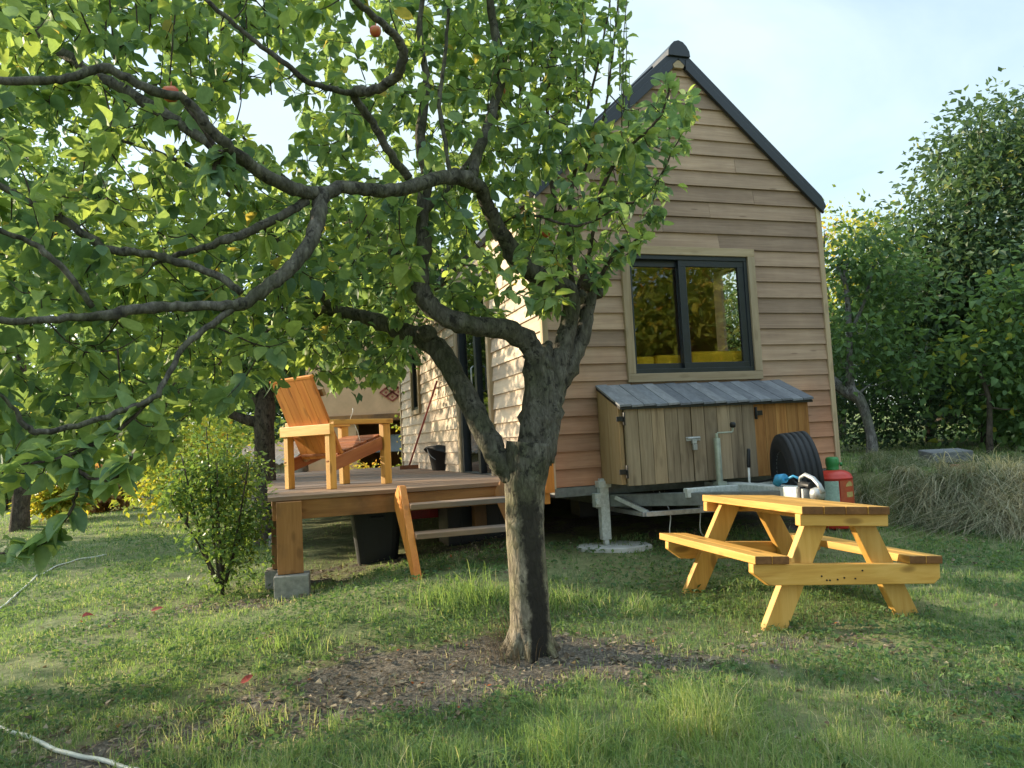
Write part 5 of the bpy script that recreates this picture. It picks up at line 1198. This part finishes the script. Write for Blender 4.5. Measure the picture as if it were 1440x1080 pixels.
fl=g.normal(size=n)*.8; dirx=-_bn[0]*.75+_bd[0]*(cax[I]*.5+fl)+g.normal(size=n)*.25; diry=-_bn[1]*.75+_bd[1]*(cax[I]*.5+fl)+g.normal(size=n)*.25
arcs('dry_grass',P,chh[I]*g.uniform(.5,1.5,n)*np.where(face,1.25,1.),g.uniform(.003,.010,n),dirx,diry,M['straw'],np.clip(ctn[I]+.04+g.normal(size=n)*.2,0,1),g,np.where(face&(g.random(n)<.7),1.75,1.2)+g.uniform(-.5,.35,n))
# withered stems round the trunk foot
n=260; an=g.uniform(0,2*PI,n); rr_=.13+np.abs(g.normal(size=n))*.05; X_=TB.x-.03+np.cos(an)*rr_; Y_=TB.y+np.sin(an)*rr_; ok=np.cos(an)<.35
X_,Y_,an=X_[ok],Y_[ok],an[ok]; n=len(X_); arcs('withered_stems',np.c_[X_,Y_,ground(X_,Y_)],g.uniform(.08,.20,n),np.full(n,.0026),np.cos(an)*.6,np.sin(an)*.6,M['dry_leaf'],g.uniform(.1,.6,n),g,g.uniform(.2,.6,n))
# fallen leaves
n=26000; yy=g.uniform(2.0,6.5,n); xx=g.uniform(-1,1,n)*(yy*.7+.3); so_=soil(xx,yy); ok=g.random(n)<(.06+.94*(so_>.2)*1.0); xx,yy=xx[ok],yy[ok]; uh,ud=under_house(xx,yy); xx,yy=xx[~uh],yy[~uh]; n=len(xx)
zz=ground(xx,yy)+.008+.012*g.random(n); D_=np.c_[g.normal(size=n),g.normal(size=n),g.normal(size=n)*.22]
o=leaves('fallen_leaves',np.c_[xx,yy,zz],D_,np.array([0,0,1.])+g.normal(size=(n,3))*.3,g.uniform(.4,1.,n)**2*.042,M['dry_leaf'],None,'simple',tint=np.clip(g.random(n)**1.0*.92+(g.random(n)<.012),0,1),rg=g); o['kind']='stuff'
# small windfall apples and red leaves on the lawn
for i,(x,y,lab) in enumerate(((338,972,'red fallen leaf curled on the bare soil left of the apple trunk'),(115,876,'reddish fallen leaf on the lawn at the left'),(212,866,'small red leaf on the lawn below the garden shrub'))):
    for Y in np.arange(1.8,9,.02):
        p=at(x,y,Y)
        if p.z<gz(p.x,p.y): break
    rg=np.random.default_rng(i); o=leaves('red_leaf',np.array([[0,0,0.]]),np.array([[.8,.4,.35]]),np.array([[0,-.5,1.]]),np.array([.06+.01*i]),M['redleaf'],None,'leaf',tint=np.array([.5]),rg=rg); o.location=(p.x,p.y,gz(p.x,p.y)+.03); tag(o,lab,'leaf')

# ================================================================== WORLD AND SUN
SUN_AZ=R(158); SUN_EL=R(17)     # azimuth measured from +X towards +Y: the sun stands left and a little behind the house
sd=V(math.cos(SUN_EL)*math.cos(SUN_AZ),math.cos(SUN_EL)*math.sin(SUN_AZ),math.sin(SUN_EL))
sl=bpy.data.lights.new('sun','SUN'); sl.energy=3.5; sl.angle=R(.6); sl.color=(1,.84,.60)
so_=bpy.data.objects.new('sun',sl); C.objects.link(so_); so_.rotation_euler=sd.to_track_quat('Z','Y').to_euler()
w=bpy.data.worlds.new('World'); sc.world=w; w.use_nodes=True; nt=w.node_tree; nt.nodes.clear()
out=nt.nodes.new('ShaderNodeOutputWorld'); bg=nt.nodes.new('ShaderNodeBackground'); sky=nt.nodes.new('ShaderNodeTexSky'); sky.sky_type='NISHITA'
sky.sun_disc=False; sky.sun_elevation=SUN_EL; sky.sun_rotation=PI/2-SUN_AZ; sky.air_density=1.; sky.dust_density=1.2; sky.ozone_density=1.5
tc=nt.nodes.new('ShaderNodeTexCoord'); mp=nt.nodes.new('ShaderNodeMapping'); mp.inputs['Scale'].default_value=(1.,1.3,2.6); mp.inputs['Location'].default_value=(2.1,.3,.6)
no=nt.nodes.new('ShaderNodeTexNoise'); no.inputs['Scale'].default_value=1.7; no.inputs['Detail'].default_value=7; no.inputs['Roughness'].default_value=.55; no.inputs['Distortion'].default_value=.5
rp=nt.nodes.new('ShaderNodeValToRGB'); rp.color_ramp.elements[0].position=.30; rp.color_ramp.elements[0].color=(.30,.30,.30,1); rp.color_ramp.elements[1].position=.62; rp.color_ramp.elements[1].color=(.95,.95,.95,1)
mx=nt.nodes.new('ShaderNodeMix'); mx.data_type='RGBA'
L=nt.links.new
L(tc.outputs['Generated'],mp.inputs[0]); L(mp.outputs[0],no.inputs[0]); L(no.outputs[0],rp.inputs[0]); L(rp.outputs[0],mx.inputs[0]); L(sky.outputs[0],mx.inputs[6]); mx.inputs[7].default_value=(2.4,2.9,3.02,1)
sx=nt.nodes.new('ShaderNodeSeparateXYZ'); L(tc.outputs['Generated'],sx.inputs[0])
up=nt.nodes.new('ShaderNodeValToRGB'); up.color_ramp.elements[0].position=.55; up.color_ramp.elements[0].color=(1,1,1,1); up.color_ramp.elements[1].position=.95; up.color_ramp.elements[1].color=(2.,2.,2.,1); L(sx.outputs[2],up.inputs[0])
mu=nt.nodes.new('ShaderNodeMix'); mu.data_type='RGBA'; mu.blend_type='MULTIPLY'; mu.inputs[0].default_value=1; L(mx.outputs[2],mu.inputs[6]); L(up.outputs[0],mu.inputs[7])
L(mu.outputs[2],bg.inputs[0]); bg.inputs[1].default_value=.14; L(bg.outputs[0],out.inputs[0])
sc.view_settings.view_transform='Standard'; sc.view_settings.look='None'; sc.view_settings.gamma=1; sc.view_settings.exposure=1.45
sc.cycles.use_denoising=True
sc.cycles.max_bounces=8; sc.cycles.transparent_max_bounces=12; sc.cycles.transmission_bounces=4; sc.cycles.diffuse_bounces=4
